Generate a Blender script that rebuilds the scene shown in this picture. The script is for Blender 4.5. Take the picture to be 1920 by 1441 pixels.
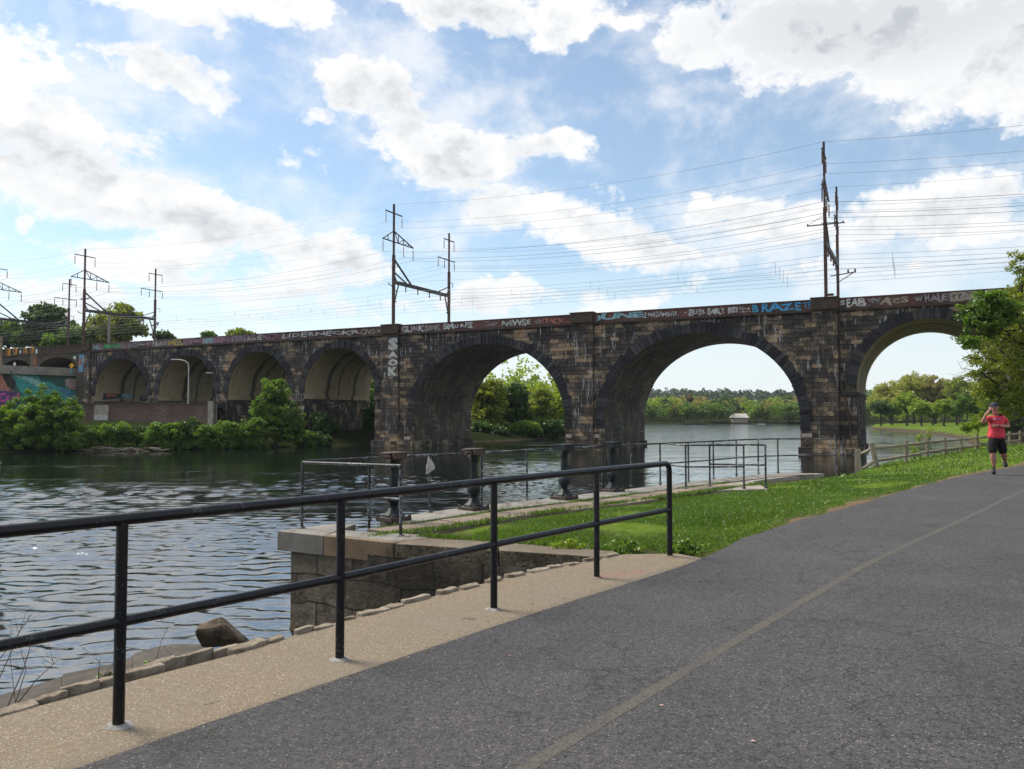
import bpy, bmesh, math, random
import numpy as np
from mathutils import Vector, Matrix
R = math.radians
random.seed(7); rng = np.random.default_rng(7)
scn = bpy.context.scene; COL = scn.collection
for o in list(bpy.data.objects): bpy.data.objects.remove(o)

# ---------------------------------------------------------------- camera
FPX, HOR, CZ = 1500.0, 779.0, 1.575
PITCH = math.atan((HOR - 720.5) / FPX); CP, SP = math.cos(PITCH), math.sin(PITCH)
cam = bpy.data.objects.new('camera', bpy.data.cameras.new('camera')); COL.objects.link(cam)
cam.location = (0, 0, CZ); cam.rotation_euler = (math.pi/2 + PITCH, 0, 0)
cam.data.lens = FPX/1920*36; cam.data.sensor_width = 36; cam.data.clip_start = .05; cam.data.clip_end = 9000
scn.camera = cam
def ray(x, y):
    a = (x-960)/FPX; b = (720.5-y)/FPX
    return Vector((a, CP-b*SP, SP+b*CP))
def G(x, y, z=0.0):                     # ground point seen at a photo pixel
    r = ray(x, y); t = (z-CZ)/r.z
    return Vector((r.x*t, r.y*t, z))
def D(x, y, d):                         # point at depth d
    r = ray(x, y); t = d/r.y
    return Vector((r.x*t, d, CZ+r.z*t))

# ---------------------------------------------------------------- node helpers
def nd(t, typ, props=None, **ins):
    n = t.nodes.new('ShaderNode'+typ)
    for k, v in (props or {}).items(): setattr(n, k, v)
    for k, v in ins.items():
        s = n.inputs[int(k[1:])] if k[0] == 'i' and k[1:].isdigit() else n.inputs[k.replace('_', ' ')]
        if isinstance(v, bpy.types.NodeSocket): t.links.new(v, s)
        elif v is not None: s.default_value = v
    return n
def mth(t, op, a, b=0.0, c=None, clamp=False):
    n = nd(t, 'Math', dict(operation=op, use_clamp=clamp), i0=a, i1=b)
    if c is not None:
        if isinstance(c, bpy.types.NodeSocket): t.links.new(c, n.inputs[2])
        else: n.inputs[2].default_value = c
    return n.outputs[0]
def mr(t, v, a, b, c=0.0, d=1.0, smooth=True):
    return nd(t, 'MapRange', dict(interpolation_type='SMOOTHSTEP' if smooth else 'LINEAR'), Value=v, From_Min=a, From_Max=b, To_Min=c, To_Max=d).outputs[0]
def c4(c): return c if isinstance(c, bpy.types.NodeSocket) else (c[0], c[1], c[2], 1)
def mix(t, f, a, b, mode='MIX'):
    n = nd(t, 'Mix', dict(data_type='RGBA', blend_type=mode, clamp_factor=True), i0=f)
    for i, v in ((6, c4(a)), (7, c4(b))):
        if isinstance(v, bpy.types.NodeSocket): t.links.new(v, n.inputs[i])
        else: n.inputs[i].default_value = v
    return n.outputs[2]
def ramp(t, f, stops, interp='LINEAR'):
    n = nd(t, 'ValToRGB', None, Fac=f); cr = n.color_ramp; cr.interpolation = interp
    while len(cr.elements) < len(stops): cr.elements.new(.5)
    for e, (p, c) in zip(cr.elements, stops):
        e.position = p; e.color = (c, c, c, 1) if isinstance(c, (int, float)) else (*c, 1)
    return n.outputs[0]
def noise(t, v, s, d=4, r=.55, dist=0.0, out=0, dim='3D'):
    return nd(t, 'TexNoise', dict(noise_dimensions=dim), Vector=v, Scale=s, Detail=d, Roughness=r, Distortion=dist).outputs[out]
def noise2(t, v, s, d=4, r=.55, dist=0.0, out=0): return noise(t, v, s, d, r, dist, out, '2D')
def vmap(t, v, loc=(0,0,0), rot=(0,0,0), sc=(1,1,1), typ='POINT'):
    return nd(t, 'Mapping', dict(vector_type=typ), Vector=v, Location=loc, Rotation=rot, Scale=sc).outputs[0]
def coord(t, which='Object'): return nd(t, 'TexCoord').outputs[which]
def sep(t, v): return nd(t, 'SeparateXYZ', None, Vector=v).outputs
def comb(t, x, y, z=0.0): return nd(t, 'CombineXYZ', None, X=x, Y=y, Z=z).outputs[0]
def bump(t, h, s=.5, d=.02, nrm=None): return nd(t, 'Bump', None, Strength=s, Distance=d, Height=h, Normal=nrm).outputs[0]
def new_mat(name):
    m = bpy.data.materials.new(name); m.use_nodes = True; t = m.node_tree
    return m, t, t.nodes['Principled BSDF']
def setp(t, b, **k):
    for a, v in k.items():
        s = b.inputs[a.replace('_', ' ')]
        if isinstance(v, bpy.types.NodeSocket): t.links.new(v, s)
        else: s.default_value = (*v, 1) if isinstance(v, tuple) and len(v) == 3 else v

# ---------------------------------------------------------------- world: sky + clouds
SUN_AZ, SUN_EL = R(-62), R(50)          # azimuth from +Y (negative = left), elevation
w = bpy.data.worlds.new('World'); scn.world = w; w.use_nodes = True; t = w.node_tree; t.nodes.clear()
sky = nd(t, 'TexSky', dict(sky_type='NISHITA', sun_disc=False, sun_elevation=SUN_EL, sun_rotation=SUN_AZ, altitude=50, air_density=1.0, dust_density=.6, ozone_density=1.0))
dirv = nd(t, 'VectorMath', dict(operation='NORMALIZE'), i0=coord(t, 'Generated')).outputs[0]
dx, dy, dz = sep(t, dirv)
az = mth(t, 'ARCTAN2', dx, dy); el = mth(t, 'ARCSINE', dz)
ae = comb(t, az, el)
# foreshortened coordinate so that clouds get finer and flatter towards the horizon
elc = mth(t, 'MAXIMUM', el, -.02)
persp = mth(t, 'DIVIDE', 1.0, mth(t, 'ADD', elc, .22))
nv = comb(t, mth(t, 'MULTIPLY', az, 4.2), mth(t, 'MULTIPLY', el, 6.4), 1.3)
warp = nd(t, 'VectorMath', dict(operation='SUBTRACT'), i0=noise2(t, nv, 1.15, 5, .6, 0, 1), i1=(.5,.5,.5)).outputs[0]
warp = nd(t, 'VectorMath', dict(operation='MULTIPLY'), i0=warp, i1=(.17,.10,0)).outputs[0]
aw = nd(t, 'VectorMath', dict(operation='ADD'), i0=ae, i1=warp).outputs[0]
def cloudfield(vec):
    acc = None
    for (cx, cy, rx, ry, rot, amp) in CLOUDS:
        r = ray(cx, cy).normalized()
        loc = (math.atan2(r.x, r.y), math.asin(r.z), 0)
        q = vmap(t, vec, loc, (0, 0, R(rot)), (rx/FPX*1.0, ry/FPX*1.0, 1), 'TEXTURE')
        ln = nd(t, 'VectorMath', dict(operation='LENGTH'), i0=q).outputs[1]
        v = mr(t, ln, 0.1, 1.9, amp, 0.0)
        acc = v if acc is None else mth(t, 'SMOOTH_MAX', acc, v, .12)
    return acc
CLOUDS = [ # px, py, rx, ry, rotation, amount
 (10,130,110,110,0,.95),(55,270,170,95,-25,1),(200,340,170,80,-20,1),(370,420,170,85,-15,1),(500,440,110,60,-10,.95),(610,490,120,62,-20,.95),(300,500,230,60,-5,.85),
 (60,340,110,70,0,1),(470,560,300,40,-6,.72),(60,560,170,55,-10,.8),(5,425,28,26,0,.85),(560,540,150,34,-6,.75),
 (230,118,60,26,-20,.8),(300,150,80,36,-22,.95),(370,178,50,22,-20,.75),(300,15,150,38,-15,.85),(500,15,180,50,0,1),(380,62,46,20,-40,.7),
 (860,12,190,44,-3,.95),(1060,18,150,38,0,.9),(1310,70,110,62,-10,.95),(1500,60,210,95,-8,1.1),(1760,70,240,115,-12,1.15),(1890,190,80,42,-30,.85),
 (560,215,60,26,0,.75),(655,180,80,58,-20,.95),(740,205,115,75,-20,1),(790,275,130,62,-10,1),(900,275,130,62,-8,1),(1010,285,75,38,0,.9),(560,290,100,26,-12,.6),(870,335,100,28,0,.7),
 (960,400,110,52,-10,.9),(1060,425,150,70,-10,1),(1170,455,130,62,-15,1),(1260,480,70,34,-10,.8),(950,350,60,24,0,.7),(1120,342,50,16,8,.6),
 (1340,380,60,34,0,.8),(1440,405,100,56,-5,.95),(1520,420,90,60,0,.95),(1590,440,60,45,0,.8),(1690,410,75,72,0,1),(1770,385,90,72,-5,1),(1860,410,90,66,0,1),
 (900,560,190,46,-2,.85),(1150,560,190,32,0,.75),(1450,520,200,46,0,.7),(760,590,160,28,0,.7),(1750,520,220,30,0,.6),(330,595,140,22,0,.55),(1560,480,120,22,0,.5),
 (1380,690,60,16,0,.45),(1700,660,60,22,0,.5)]
fld = cloudfield(aw)
def puff(v):
    a = nd(t, 'TexVoronoi', dict(voronoi_dimensions='2D', feature='F1', normalize=True), Vector=v, Scale=3.2, Detail=3.0, Roughness=.55, Lacunarity=2.2).outputs[0]
    return mth(t, 'SUBTRACT', .30, a)
fbm = noise2(t, nv, 2.6, 9, .62, .15)
fine = noise2(t, nv, 11.0, 7, .68, .1)
pv = nd(t, 'VectorMath', dict(operation='ADD'), i0=nv, i1=nd(t, 'VectorMath', dict(operation='SCALE'), i0=noise2(t, nv, 3.5, 4, .6, 0, 1), Scale=.22).outputs[0]).outputs[0]
pf = puff(pv)
ragged = mth(t, 'ADD', mth(t, 'MULTIPLY', mth(t, 'SUBTRACT', fbm, .5), .95), mth(t, 'MULTIPLY_ADD', mth(t, 'SUBTRACT', fine, .5), .50, mth(t, 'MULTIPLY', pf, .62)))
dens = mth(t, 'ADD', fld, ragged)
veil = mth(t, 'MULTIPLY_ADD', mr(t, mth(t, 'MULTIPLY_ADD', pf, .25, noise2(t, nv, 1.3, 8, .62, .2)), .36, .72), .62, .12)
behind = mr(t, dy, .55, .1)
back = mth(t, 'MULTIPLY', behind, mr(t, noise2(t, nv, 1.1, 6, .6), .46, .58))
cov = mth(t, 'MAXIMUM', mth(t, 'MAXIMUM', mr(t, dens, .39, .80), veil), back)
horiz = mr(t, el, .26, .0, 0.0, .80)
cov = mth(t, 'MAXIMUM', cov, horiz, clamp=True)
# underside shade: thick interior and a sample higher up in the sky
up_ = nd(t, 'VectorMath', dict(operation='ADD'), i0=pv, i1=(-.07,.12,0)).outputs[0]
rel = mth(t, 'SUBTRACT', mth(t, 'MULTIPLY_ADD', puff(up_), .55, noise2(t, up_, 2.6, 6, .6, .15)), mth(t, 'MULTIPLY_ADD', pf, .55, fbm))
relief = mr(t, rel, -.17, .24)
thick = mr(t, dens, .48, 1.25)
sh = mth(t, 'MULTIPLY', thick, mth(t, 'MULTIPLY_ADD', relief, .85, mth(t, 'MULTIPLY', mr(t, noise2(t, nv, 1.5, 3, .5), .4, .62), .35)), clamp=True)
big = mr(t, nd(t, 'VectorMath', dict(operation='LENGTH'), i0=vmap(t, ae, (math.atan2(ray(1700,20).x, ray(1700,20).y), R(25.5), 0), (0,0,0), (.30,.10,1), 'TEXTURE')).outputs[1], .25, 1.3, .62, 0)
sh = mth(t, 'MAXIMUM', sh, mth(t, 'MULTIPLY', big, mr(t, dens, .55, 1.0)), clamp=True)
ccol = mix(t, sh, (1.0, 1.0, 1.0), (.56, .59, .635))
ccol = mix(t, mr(t, el, .22, .0), ccol, (.86, .91, .97))
glow = mr(t, nd(t, 'VectorMath', dict(operation='DOT_PRODUCT'), i0=dirv, i1=(math.sin(SUN_AZ)*math.cos(SUN_EL), math.cos(SUN_AZ)*math.cos(SUN_EL), math.sin(SUN_EL))).outputs[1], .75, 1.0, 1.0, 1.45)
bg1 = nd(t, 'Background', None, Color=mix(t, 1.0, sky.outputs[0], (.93, 1.04, 1.04), 'MULTIPLY'), Strength=.115)
bg2 = nd(t, 'Background', None, Color=ccol, Strength=mth(t, 'MULTIPLY', glow, .79))
ms = nd(t, 'MixShader', None, i0=cov, i1=bg1.outputs[0], i2=bg2.outputs[0])
wo = nd(t, 'OutputWorld', None, Surface=ms.outputs[0])
w.cycles.sampling_method = 'MANUAL'; w.cycles.sample_map_resolution = 1024

sl = bpy.data.lights.new('sun', 'SUN'); sl.energy = 4.4; sl.angle = R(24); sl.color = (1, .93, .80)
sun = bpy.data.objects.new('sun', sl); COL.objects.link(sun)
sd = Vector((math.sin(SUN_AZ)*math.cos(SUN_EL), math.cos(SUN_AZ)*math.cos(SUN_EL), math.sin(SUN_EL)))
sun.rotation_euler = sd.to_track_quat('Z', 'Y').to_euler(); sun.location = sd*50
vs = scn.view_settings; vs.view_transform = 'Standard'; vs.look = 'None'; vs.exposure = 0.42; vs.gamma = 1; vs.use_curve_mapping = False
cy = scn.cycles; cy.max_bounces = 6; cy.diffuse_bounces = 3; cy.glossy_bounces = 3; cy.transmission_bounces = 3; cy.transparent_max_bounces = 6; cy.volume_bounces = 0; cy.use_denoising = True
cy.caustics_reflective = False; cy.caustics_refractive = False; cy.sample_clamp_indirect = 4

# ---------------------------------------------------------------- object helpers
def tag(o, label=None, cat=None, group=None, kind=None):
    if label: o['label'] = label
    if cat: o['category'] = cat
    if group: o['group'] = group
    if kind: o['kind'] = kind
    return o
def link(name, me, parent=None):
    o = bpy.data.objects.new(name, me); COL.objects.link(o)
    if parent: o.parent = parent
    return o
def empty(name, loc=(0,0,0), rz=0.0):
    o = bpy.data.objects.new(name, None); COL.objects.link(o); o.location = loc; o.rotation_euler = (0,0,rz); o.empty_display_size = .3
    return o
def copy_tree(o, parent=None):
    c = o.copy(); COL.objects.link(c); c.parent = parent
    for ch in [x for x in KIDS.get(o.name, [])]: copy_tree(ch, c)
    return c
KIDS = {}
def index_kids():
    KIDS.clear()
    for x in bpy.data.objects:
        if x.parent: KIDS.setdefault(x.parent.name, []).append(x)
def np_mesh(name, V, F, mats, uv=None, smooth=False, k=4, attrs=None):
    V = np.asarray(V, np.float32).reshape(-1, 3); F = np.asarray(F, np.int32).reshape(-1, k)
    me = bpy.data.meshes.new(name)
    me.vertices.add(len(V)); me.vertices.foreach_set('co', V.ravel())
    me.loops.add(F.size); me.loops.foreach_set('vertex_index', F.ravel())
    me.polygons.add(len(F)); me.polygons.foreach_set('loop_start', np.arange(0, F.size, k, dtype=np.int32))
    me.polygons.foreach_set('loop_total', np.full(len(F), k, np.int32))
    if uv is not None:
        l = me.uv_layers.new(name='UVMap'); l.data.foreach_set('uv', np.asarray(uv, np.float32).ravel())
    for n_, a in (attrs or {}).items():
        at = me.attributes.new(n_, 'FLOAT', 'POINT'); at.data.foreach_set('value', np.asarray(a, np.float32))
    me.update(calc_edges=True)
    if smooth: me.polygons.foreach_set('use_smooth', np.ones(len(F), bool))
    for m in (mats if isinstance(mats, (list, tuple)) else [mats]): me.materials.append(m)
    return me
class MB:
    def __init__(s): s.v = []; s.f = []; s.uv = []; s.mi = []; s.m = 0
    def add(s, vs, fs, uvs=None):
        b = len(s.v); s.v += [tuple(map(float, p)) for p in vs]
        for i, f in enumerate(fs):
            s.f.append([b+j for j in f]); s.mi.append(s.m)
            s.uv.append(uvs[i] if uvs else None)
    def hexa(s, p):      # 0-3 bottom ccw, 4-7 top
        s.add(p, [(3,2,1,0),(4,5,6,7),(0,1,5,4),(1,2,6,5),(2,3,7,6),(3,0,4,7)])
    def box(s, c, d, rz=0.0, M=None):
        x, y, z = d[0]/2, d[1]/2, d[2]/2
        P = [Vector(q) for q in ((-x,-y,-z),(x,-y,-z),(x,y,-z),(-x,y,-z),(-x,-y,z),(x,-y,z),(x,y,z),(-x,y,z))]
        if M is None: M = Matrix.Rotation(rz, 3, 'Z')
        s.hexa([M @ q + Vector(c) for q in P])
    def bar(s, a, b, wd, h=None):   # rectangular bar from a to b
        a, b = Vector(a), Vector(b); h = h or wd; d = (b-a).normalized()
        up = Vector((0,0,1)) if abs(d.z) < .95 else Vector((1,0,0))
        x = d.cross(up).normalized()*wd/2; y = x.cross(d).normalized()*h/2
        s.hexa([a-x-y, a+x-y, b+x-y, b-x-y, a-x+y, a+x+y, b+x+y, b-x+y])
    def tube(s, pts, r, n=8, cap=True):
        pts = [Vector(p) for p in pts]; rs = r if isinstance(r, (list, tuple)) else [r]*len(pts)
        base = len(s.v); prev = None; V = []
        for i, p in enumerate(pts):
            d = (pts[min(i+1, len(pts)-1)]-pts[max(i-1, 0)]).normalized()
            if prev is None:
                up = Vector((0,0,1)) if abs(d.z) < .9 else Vector((1,0,0)); x = d.cross(up).normalized()
            else: x = (prev - d*prev.dot(d)).normalized()
            prev = x; y = d.cross(x)
            for k in range(n):
                a = 2*math.pi*k/n; V.append(p+(x*math.cos(a)+y*math.sin(a))*rs[i])
        F = [(i*n+k, i*n+(k+1)%n, (i+1)*n+(k+1)%n, (i+1)*n+k) for i in range(len(pts)-1) for k in range(n)]
        if cap: F += [tuple(range(n))[::-1], tuple((len(pts)-1)*n+k for k in range(n))]
        s.add(V, F)
    def lathe(s, prof, c=(0,0,0), n=16, rot=0.0):
        V = []; 
        for (r, z) in prof:
            for k in range(n):
                a = 2*math.pi*k/n+rot; V.append((c[0]+r*math.cos(a), c[1]+r*math.sin(a), c[2]+z))
        F = [(i*n+k, i*n+(k+1)%n, (i+1)*n+(k+1)%n, (i+1)*n+k) for i in range(len(prof)-1) for k in range(n)]
        F += [tuple(range(n))[::-1], tuple((len(prof)-1)*n+k for k in range(n))]
        s.add(V, F)
    def prism(s, poly, z0, z1):
        n = len(poly); ar = sum(poly[i][0]*poly[(i+1)%n][1]-poly[(i+1)%n][0]*poly[i][1] for i in range(n))
        if ar < 0: poly = poly[::-1]
        zt = z1 if isinstance(z1, (list, tuple)) else [z1]*n
        V = [(p[0], p[1], z0) for p in poly]+[(p[0], p[1], zt[i]) for i, p in enumerate(poly)]
        s.add(V, [tuple(range(n))[::-1], tuple(range(n, 2*n))]+[(i, (i+1)%n, n+(i+1)%n, n+i) for i in range(n)])
    def build(s, name, mats, parent=None, smooth=False, bevel=0, loc=None):
        me = bpy.data.meshes.new(name); me.from_pydata(s.v, [], s.f)
        for m in (mats if isinstance(mats, (list, tuple)) else [mats]): me.materials.append(m)
        me.polygons.foreach_set('material_index', s.mi)
        if any(u is not None for u in s.uv):
            l = me.uv_layers.new(name='UVMap'); k = 0
            for f, u in zip(s.f, s.uv):
                for j in range(len(f)):
                    if u is not None: l.data[k].uv = u[j]
                    k += 1
        me.update()
        if smooth:
            me.polygons.foreach_set('use_smooth', [True]*len(s.f))
            me.set_sharp_from_angle(angle=R(smooth if smooth is not True else 40))
        o = link(name, me, parent)
        if loc is not None: o.location = loc
        if bevel:
            b = o.modifiers.new('bevel', 'BEVEL'); b.width = bevel; b.segments = 2; b.limit_method = 'ANGLE'; b.angle_limit = R(35)
        return o
def plain(name, col, rough=.6, metal=0.0, nscale=None, var=.25, bmp=0.0, co='Object'):
    m, t, b = new_mat(name); v = coord(t, co)
    if nscale:
        f = noise(t, v, nscale, 5, .6)
        c = mix(t, mr(t, f, .3, .7), tuple(x*(1-var) for x in col), tuple(min(1, x*(1+var)) for x in col))
        setp(t, b, Base_Color=c, Roughness=rough, Metallic=metal)
        if bmp: setp(t, b, Normal=bump(t, f, bmp, .02))
    else: setp(t, b, Base_Color=tuple(col), Roughness=rough, Metallic=metal)
    return m
# ================================================================ setting
WZ = CZ - 3.3                            # water level
WATER = [ # x, y, bank height, rise width
 (-60,-70,-.3,.3),(-12,-9,-.3,.3),(-5.6,.25,-.3,.3),(-2.95,4.15,-.3,.3),(-1.85,5.35,-.3,.3),(-1.0,6.6,-.3,.3),(.15,8.1,-.3,.3),(1.0,9.2,-.3,.3),(1.3,10.5,-.35,.3),
 (-1.65,11.45,-.35,.3),(-3.6,12.55,-.35,.3),(8.0,25.4,-.4,.4),(9.3,26.6,-.5,1.2),(12.2,33,-.9,2.0),(14.2,37.5,-.97,2.2),(17.2,42.3,-.95,2.4),(22,48.5,-.9,2.4),(27,53.5,-.85,2.4),
 (32,60,-.8,2.4),(38,70,-.9,2.2),(46,82,-1,2),(52,92,-1,2),(64,115,-1,2),(78,150,-1,2),(88,183,-1,2),(95,215,-1,2),(120,270,-1,3),(165,345,-.8,5),
 (127,352,-.8,3),(91,352,-.8,3),(56,330,-.8,3),(36,240,-.8,5),(24,180,-.8,5),(16,140,-.8,5),(8.5,120,-.8,5),(3.5,112,-.7,5),(-5.3,99,-.5,6),(-16,93,-.2,7),(-18.8,88,0,9),(-22.4,84,0,10),
 (-26.9,79,.2,12),(-35.5,75,.3,12),(-40,73,.3,12),(-46,69,.3,12),(-70,55,.3,12),(-120,20,.3,12),(-220,-70,.3,12)]
PW = np.array(WATER)
PATH = [(-30,-45),(-12,-12.5),(-6.6,-4.0),(-4.05,.2),(-2.04,3.56),(-1.744,3.917),(-1.228,4.6),(-.474,5.6),(.17,6.45),(.54,6.9),(2.14,8.88)]+[tuple(G(x, y)[:2]) for x, y in ((1385,1009),(1456,988),(1527,966),(1584,953),(1640,936),(1687,921),(1784,896),(1860,881),(1920,871))]+[(23,33.5),(32,42.5),(42,54),(56,68),(90,95),(160,140)]
PP = np.array(PATH)
def seg_dist(X, Y, P, closed):
    n = len(P); best = np.full(X.shape, 1e9); idx = np.zeros(X.shape, int); tt = np.zeros(X.shape)
    for i in range(n if closed else n-1):
        a = P[i, :2]; b = P[(i+1) % n, :2]; d = b-a
        t_ = np.clip(((X-a[0])*d[0]+(Y-a[1])*d[1])/(d@d), 0, 1)
        q = np.hypot(X-a[0]-t_*d[0], Y-a[1]-t_*d[1])
        m = q < best; best[m] = q[m]; idx[m] = i; tt[m] = t_[m]
    return best, idx, tt
def inside(X, Y, P):
    r = np.zeros(X.shape, bool); n = len(P)
    for i in range(n):
        x0, y0 = P[i, :2]; x1, y1 = P[(i+1) % n, :2]
        c = ((y0 > Y) != (y1 > Y)) & (X < (x1-x0)*(Y-y0)/((y1-y0) if y1 != y0 else 1e-9)+x0)
        r ^= c
    return r
def sstep(x, a, b):
    t_ = np.clip((x-a)/(b-a), 0, 1); return t_*t_*(3-2*t_)
def land_field(X, Y):
    X = np.asarray(X, float); Y = np.asarray(Y, float)
    n = len(PW); num = np.zeros(X.shape); numw = np.zeros(X.shape); den = np.zeros(X.shape)
    d, idx, tt = seg_dist(X, Y, PW, True)
    for i in range(n):
        a = PW[i]; b = PW[(i+1) % n]; dd = b[:2]-a[:2]
        t_ = np.clip(((X-a[0])*dd[0]+(Y-a[1])*dd[1])/(dd@dd), 0, 1)
        q = np.hypot(X-a[0]-t_*dd[0], Y-a[1]-t_*dd[1])+1e-3; wt = 1/q**4
        num += wt*(a[2]+(b[2]-a[2])*t_); numw += wt*(a[3]+(b[3]-a[3])*t_); den += wt
    Hs = num/den; W = numw/den
    ins = inside(X, Y, PW)
    dp, pi_, pt = seg_dist(X, Y, PP, False)
    # signed: positive on the river side of the path edge
    a = PP[pi_]; b = PP[np.minimum(pi_+1, len(PP)-1)]
    side = (b[...,0]-a[...,0])*(Y-a[...,1])-(b[...,1]-a[...,1])*(X-a[...,0])
    sdp = np.where(side > 0, dp, -dp)
    hp = -.03
    right = (idx <= 26) 
    tt2 = np.clip(sdp, 0, None); tt2 = 1-tt2/(tt2+d+1e-6)
    plateau_r = Hs+(hp-Hs)*sstep(tt2, 0, 1)
    plateau_r = np.where(d > 60, np.minimum(plateau_r, -.03), plateau_r)
    hill = 19*sstep(Y, 560, 1050)+2.5*sstep(Y, 380, 600)+7*sstep(X-.32*Y, 60, 300)*sstep(Y, 200, 400)
    plateau_l = Hs+1.0*sstep(d, 10, 40)
    plateau = np.where(right, plateau_r, plateau_l)+np.where(Y > 180, hill*sstep(d, 0, 120), 0)
    h = (WZ-.25)+(plateau-(WZ-.25))*sstep(d, 0, W)
    h = np.where(ins, WZ-.25-np.minimum(2.5, d*.8), h)
    return h, sdp, d, ins
ZD = -.22
_e = [G(*q, ZD) for q in ((521,994),(633,979),(700,973),(805,960),(861,951),(1000,936),(1226,910),(1330,898),(1435,886.5),(1498,884),(1545,885),(1480,890.5),(1415,899),(1445,914),(1290,919),(1240,930),(1130,944),(960,971),(861,1004),(1150,1029),(1175,1044),(1112,1042),(739,1018))]
DECK = np.array([(q.x, q.y) for q in _e])
_lf = land_field
def land_field(X, Y):
    h, sdp, d, ins = _lf(X, Y)
    dk, _, _ = seg_dist(np.asarray(X, float), np.asarray(Y, float), DECK, True); dk = np.where(inside(X, Y, DECK), 0, dk)
    return np.where(ins, h, np.minimum(h, ZD-.07+.045*np.maximum(0, dk-.05)+.10*np.maximum(0, dk-2.5))), sdp, d, ins
def land_h(x, y): return float(land_field(np.array([x]), np.array([y]))[0][0])

def axis(parts):
    out = []
    for a, b, s in parts: out += list(np.arange(a, b, s))
    return np.array(out)
def geo(a, b, n): return list(np.geomspace(a, b, n))
ax = np.array([-x for x in geo(130, 4200, 16)][::-1] + list(axis([(-128,-30,2),(-30,-6,.75),(-6,14,.16),(14,50,.5),(50,130,1.6)])) + geo(132, 4200, 22))
ay = np.array([-x for x in geo(12, 3000, 14)][::-1] + list(axis([(-10,3,.5),(3,28,.16),(28,100,.7),(100,240,2),(240,1100,14)])) + geo(1120, 4200, 6))
GX, GY = np.meshgrid(ax, ay); gh, gsdp, gd, gins = land_field(GX, GY)
nx, ny = len(ax), len(ay)
dist = np.hypot(GX, GY)
gh = gh + np.where((~gins) & (gsdp > .6) & (gd > .5), .02*np.sin(GX*2.1+GY*1.3)*np.sin(GY*1.7-GX*.8), 0)
I = np.arange(nx*ny).reshape(ny, nx)
F = np.stack([I[:-1,:-1], I[:-1,1:], I[1:,1:], I[1:,:-1]], -1).reshape(-1, 4)
mg, t, b = new_mat('grass_ground')
pos = coord(t, 'Object'); dpA = nd(t, 'Attribute', dict(attribute_name='path_dist')).outputs['Fac']; dwA = nd(t, 'Attribute', dict(attribute_name='water_dist')).outputs['Fac']
g1 = noise(t, pos, .35, 5, .6); g2 = noise(t, pos, 6, 6, .65); g3 = noise(t, vmap(t, pos, sc=(1,1,1)), 38, 4, .7)
gc = mix(t, mr(t, g1, .35, .65), (.040,.085,.010), (.085,.145,.020)); gc = mix(t, mr(t, g2, .35, .7), gc, (.13,.17,.035)); gc = mix(t, mr(t, noise(t, pos, 1.4, 5, .7), .60, .72, 0, .6), gc, (.15,.13,.06))
dirt = mix(t, g3, (.09,.065,.045), (.20,.15,.10))
edge = mth(t, 'ADD', dpA, mth(t, 'MULTIPLY', mth(t, 'SUBTRACT', g2, .5), .55))
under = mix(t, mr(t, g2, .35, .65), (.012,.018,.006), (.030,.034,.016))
gc = mix(t, mth(t, 'MULTIPLY', mr(t, dpA, 22, 40), mth(t, 'MAXIMUM', mr(t, sep(t, pos)[0], 60, 20), mr(t, sep(t, pos)[1], 290, 320))), gc, under)  # dark undergrowth colour; on the far bank it paints the shadow under trees
c = mix(t, mr(t, edge, .22, .55), dirt, gc)
shore = mth(t, 'ADD', dwA, mth(t, 'MULTIPLY', mth(t, 'SUBTRACT', noise(t, pos, 1.2, 5, .6), .5), 2.5))
c = mix(t, mr(t, shore, 1.0, 2.2), mix(t, g3, (.035,.028,.02), (.10,.08,.06)), c)
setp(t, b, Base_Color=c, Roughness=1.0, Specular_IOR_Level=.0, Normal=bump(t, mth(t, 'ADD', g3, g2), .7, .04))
V = np.stack([GX, GY, gh], -1)
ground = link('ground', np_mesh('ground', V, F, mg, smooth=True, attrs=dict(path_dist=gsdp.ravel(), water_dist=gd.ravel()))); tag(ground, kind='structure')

# water: displaced near the camera, flat beyond
wx = np.array([-x for x in geo(90, 4500, 20)][::-1]+list(axis([(-88,-30,1.2),(-30,-9,.22),(-9,14,.08),(14,40,.4),(40,120,2)]))+geo(122, 4500, 20))
wy = np.array([-x for x in geo(12, 3000, 8)][::-1]+list(axis([(-10,2,1),(2,12,.06),(12,26,.08),(26,60,.17),(60,140,1.2)]))+geo(142, 4500, 36))
WX, WY = np.meshgrid(wx, wy)
wh = np.zeros_like(WX); rr = np.random.default_rng(3)
rad_ = np.hypot(WX, WY); calm = sstep(rad_, 74, 24)*(.38+.62*sstep(rad_, 7, 15))
for k in range(46):
    lam = rr.uniform(.16, .34) if k % 3 == 0 else rr.uniform(.34, .85); th = rr.normal(R(86), R(27)); amp = (.0046 if k % 3 == 0 else .0068)*lam**1.0*rr.uniform(.6, 1.2)
    kx, ky = math.cos(th)*2*math.pi/lam, math.sin(th)*2*math.pi/lam
    ph = rr.uniform(0, 6.28); wob = .8*np.sin(WX*.31*rr.uniform(.5,1.6)+WY*.23+ph)
    wh += amp*np.sin(kx*WX+ky*WY+ph+wob)
patch = .8+.6*np.sin(WX*.21+1.5*np.sin(WY*.13)+.7)*np.sin(WY*.27+WX*.05)
wh *= calm*patch
mw, t, b = new_mat('river_water')
pos = coord(t, 'Object')
n1 = noise(t, vmap(t, pos, rot=(0,0,R(12)), sc=(.8,2.0,1)), 1.5, 4, .6, .6); n2 = noise(t, vmap(t, pos, rot=(0,0,R(-14)), sc=(1.0,2.4,1)), 4.0, 3, .6, .4)
zone = noise(t, vmap(t, pos, sc=(.012,.05,1)), 1.0, 3, .5)
sx, sy, sz_ = sep(t, pos)
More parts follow.
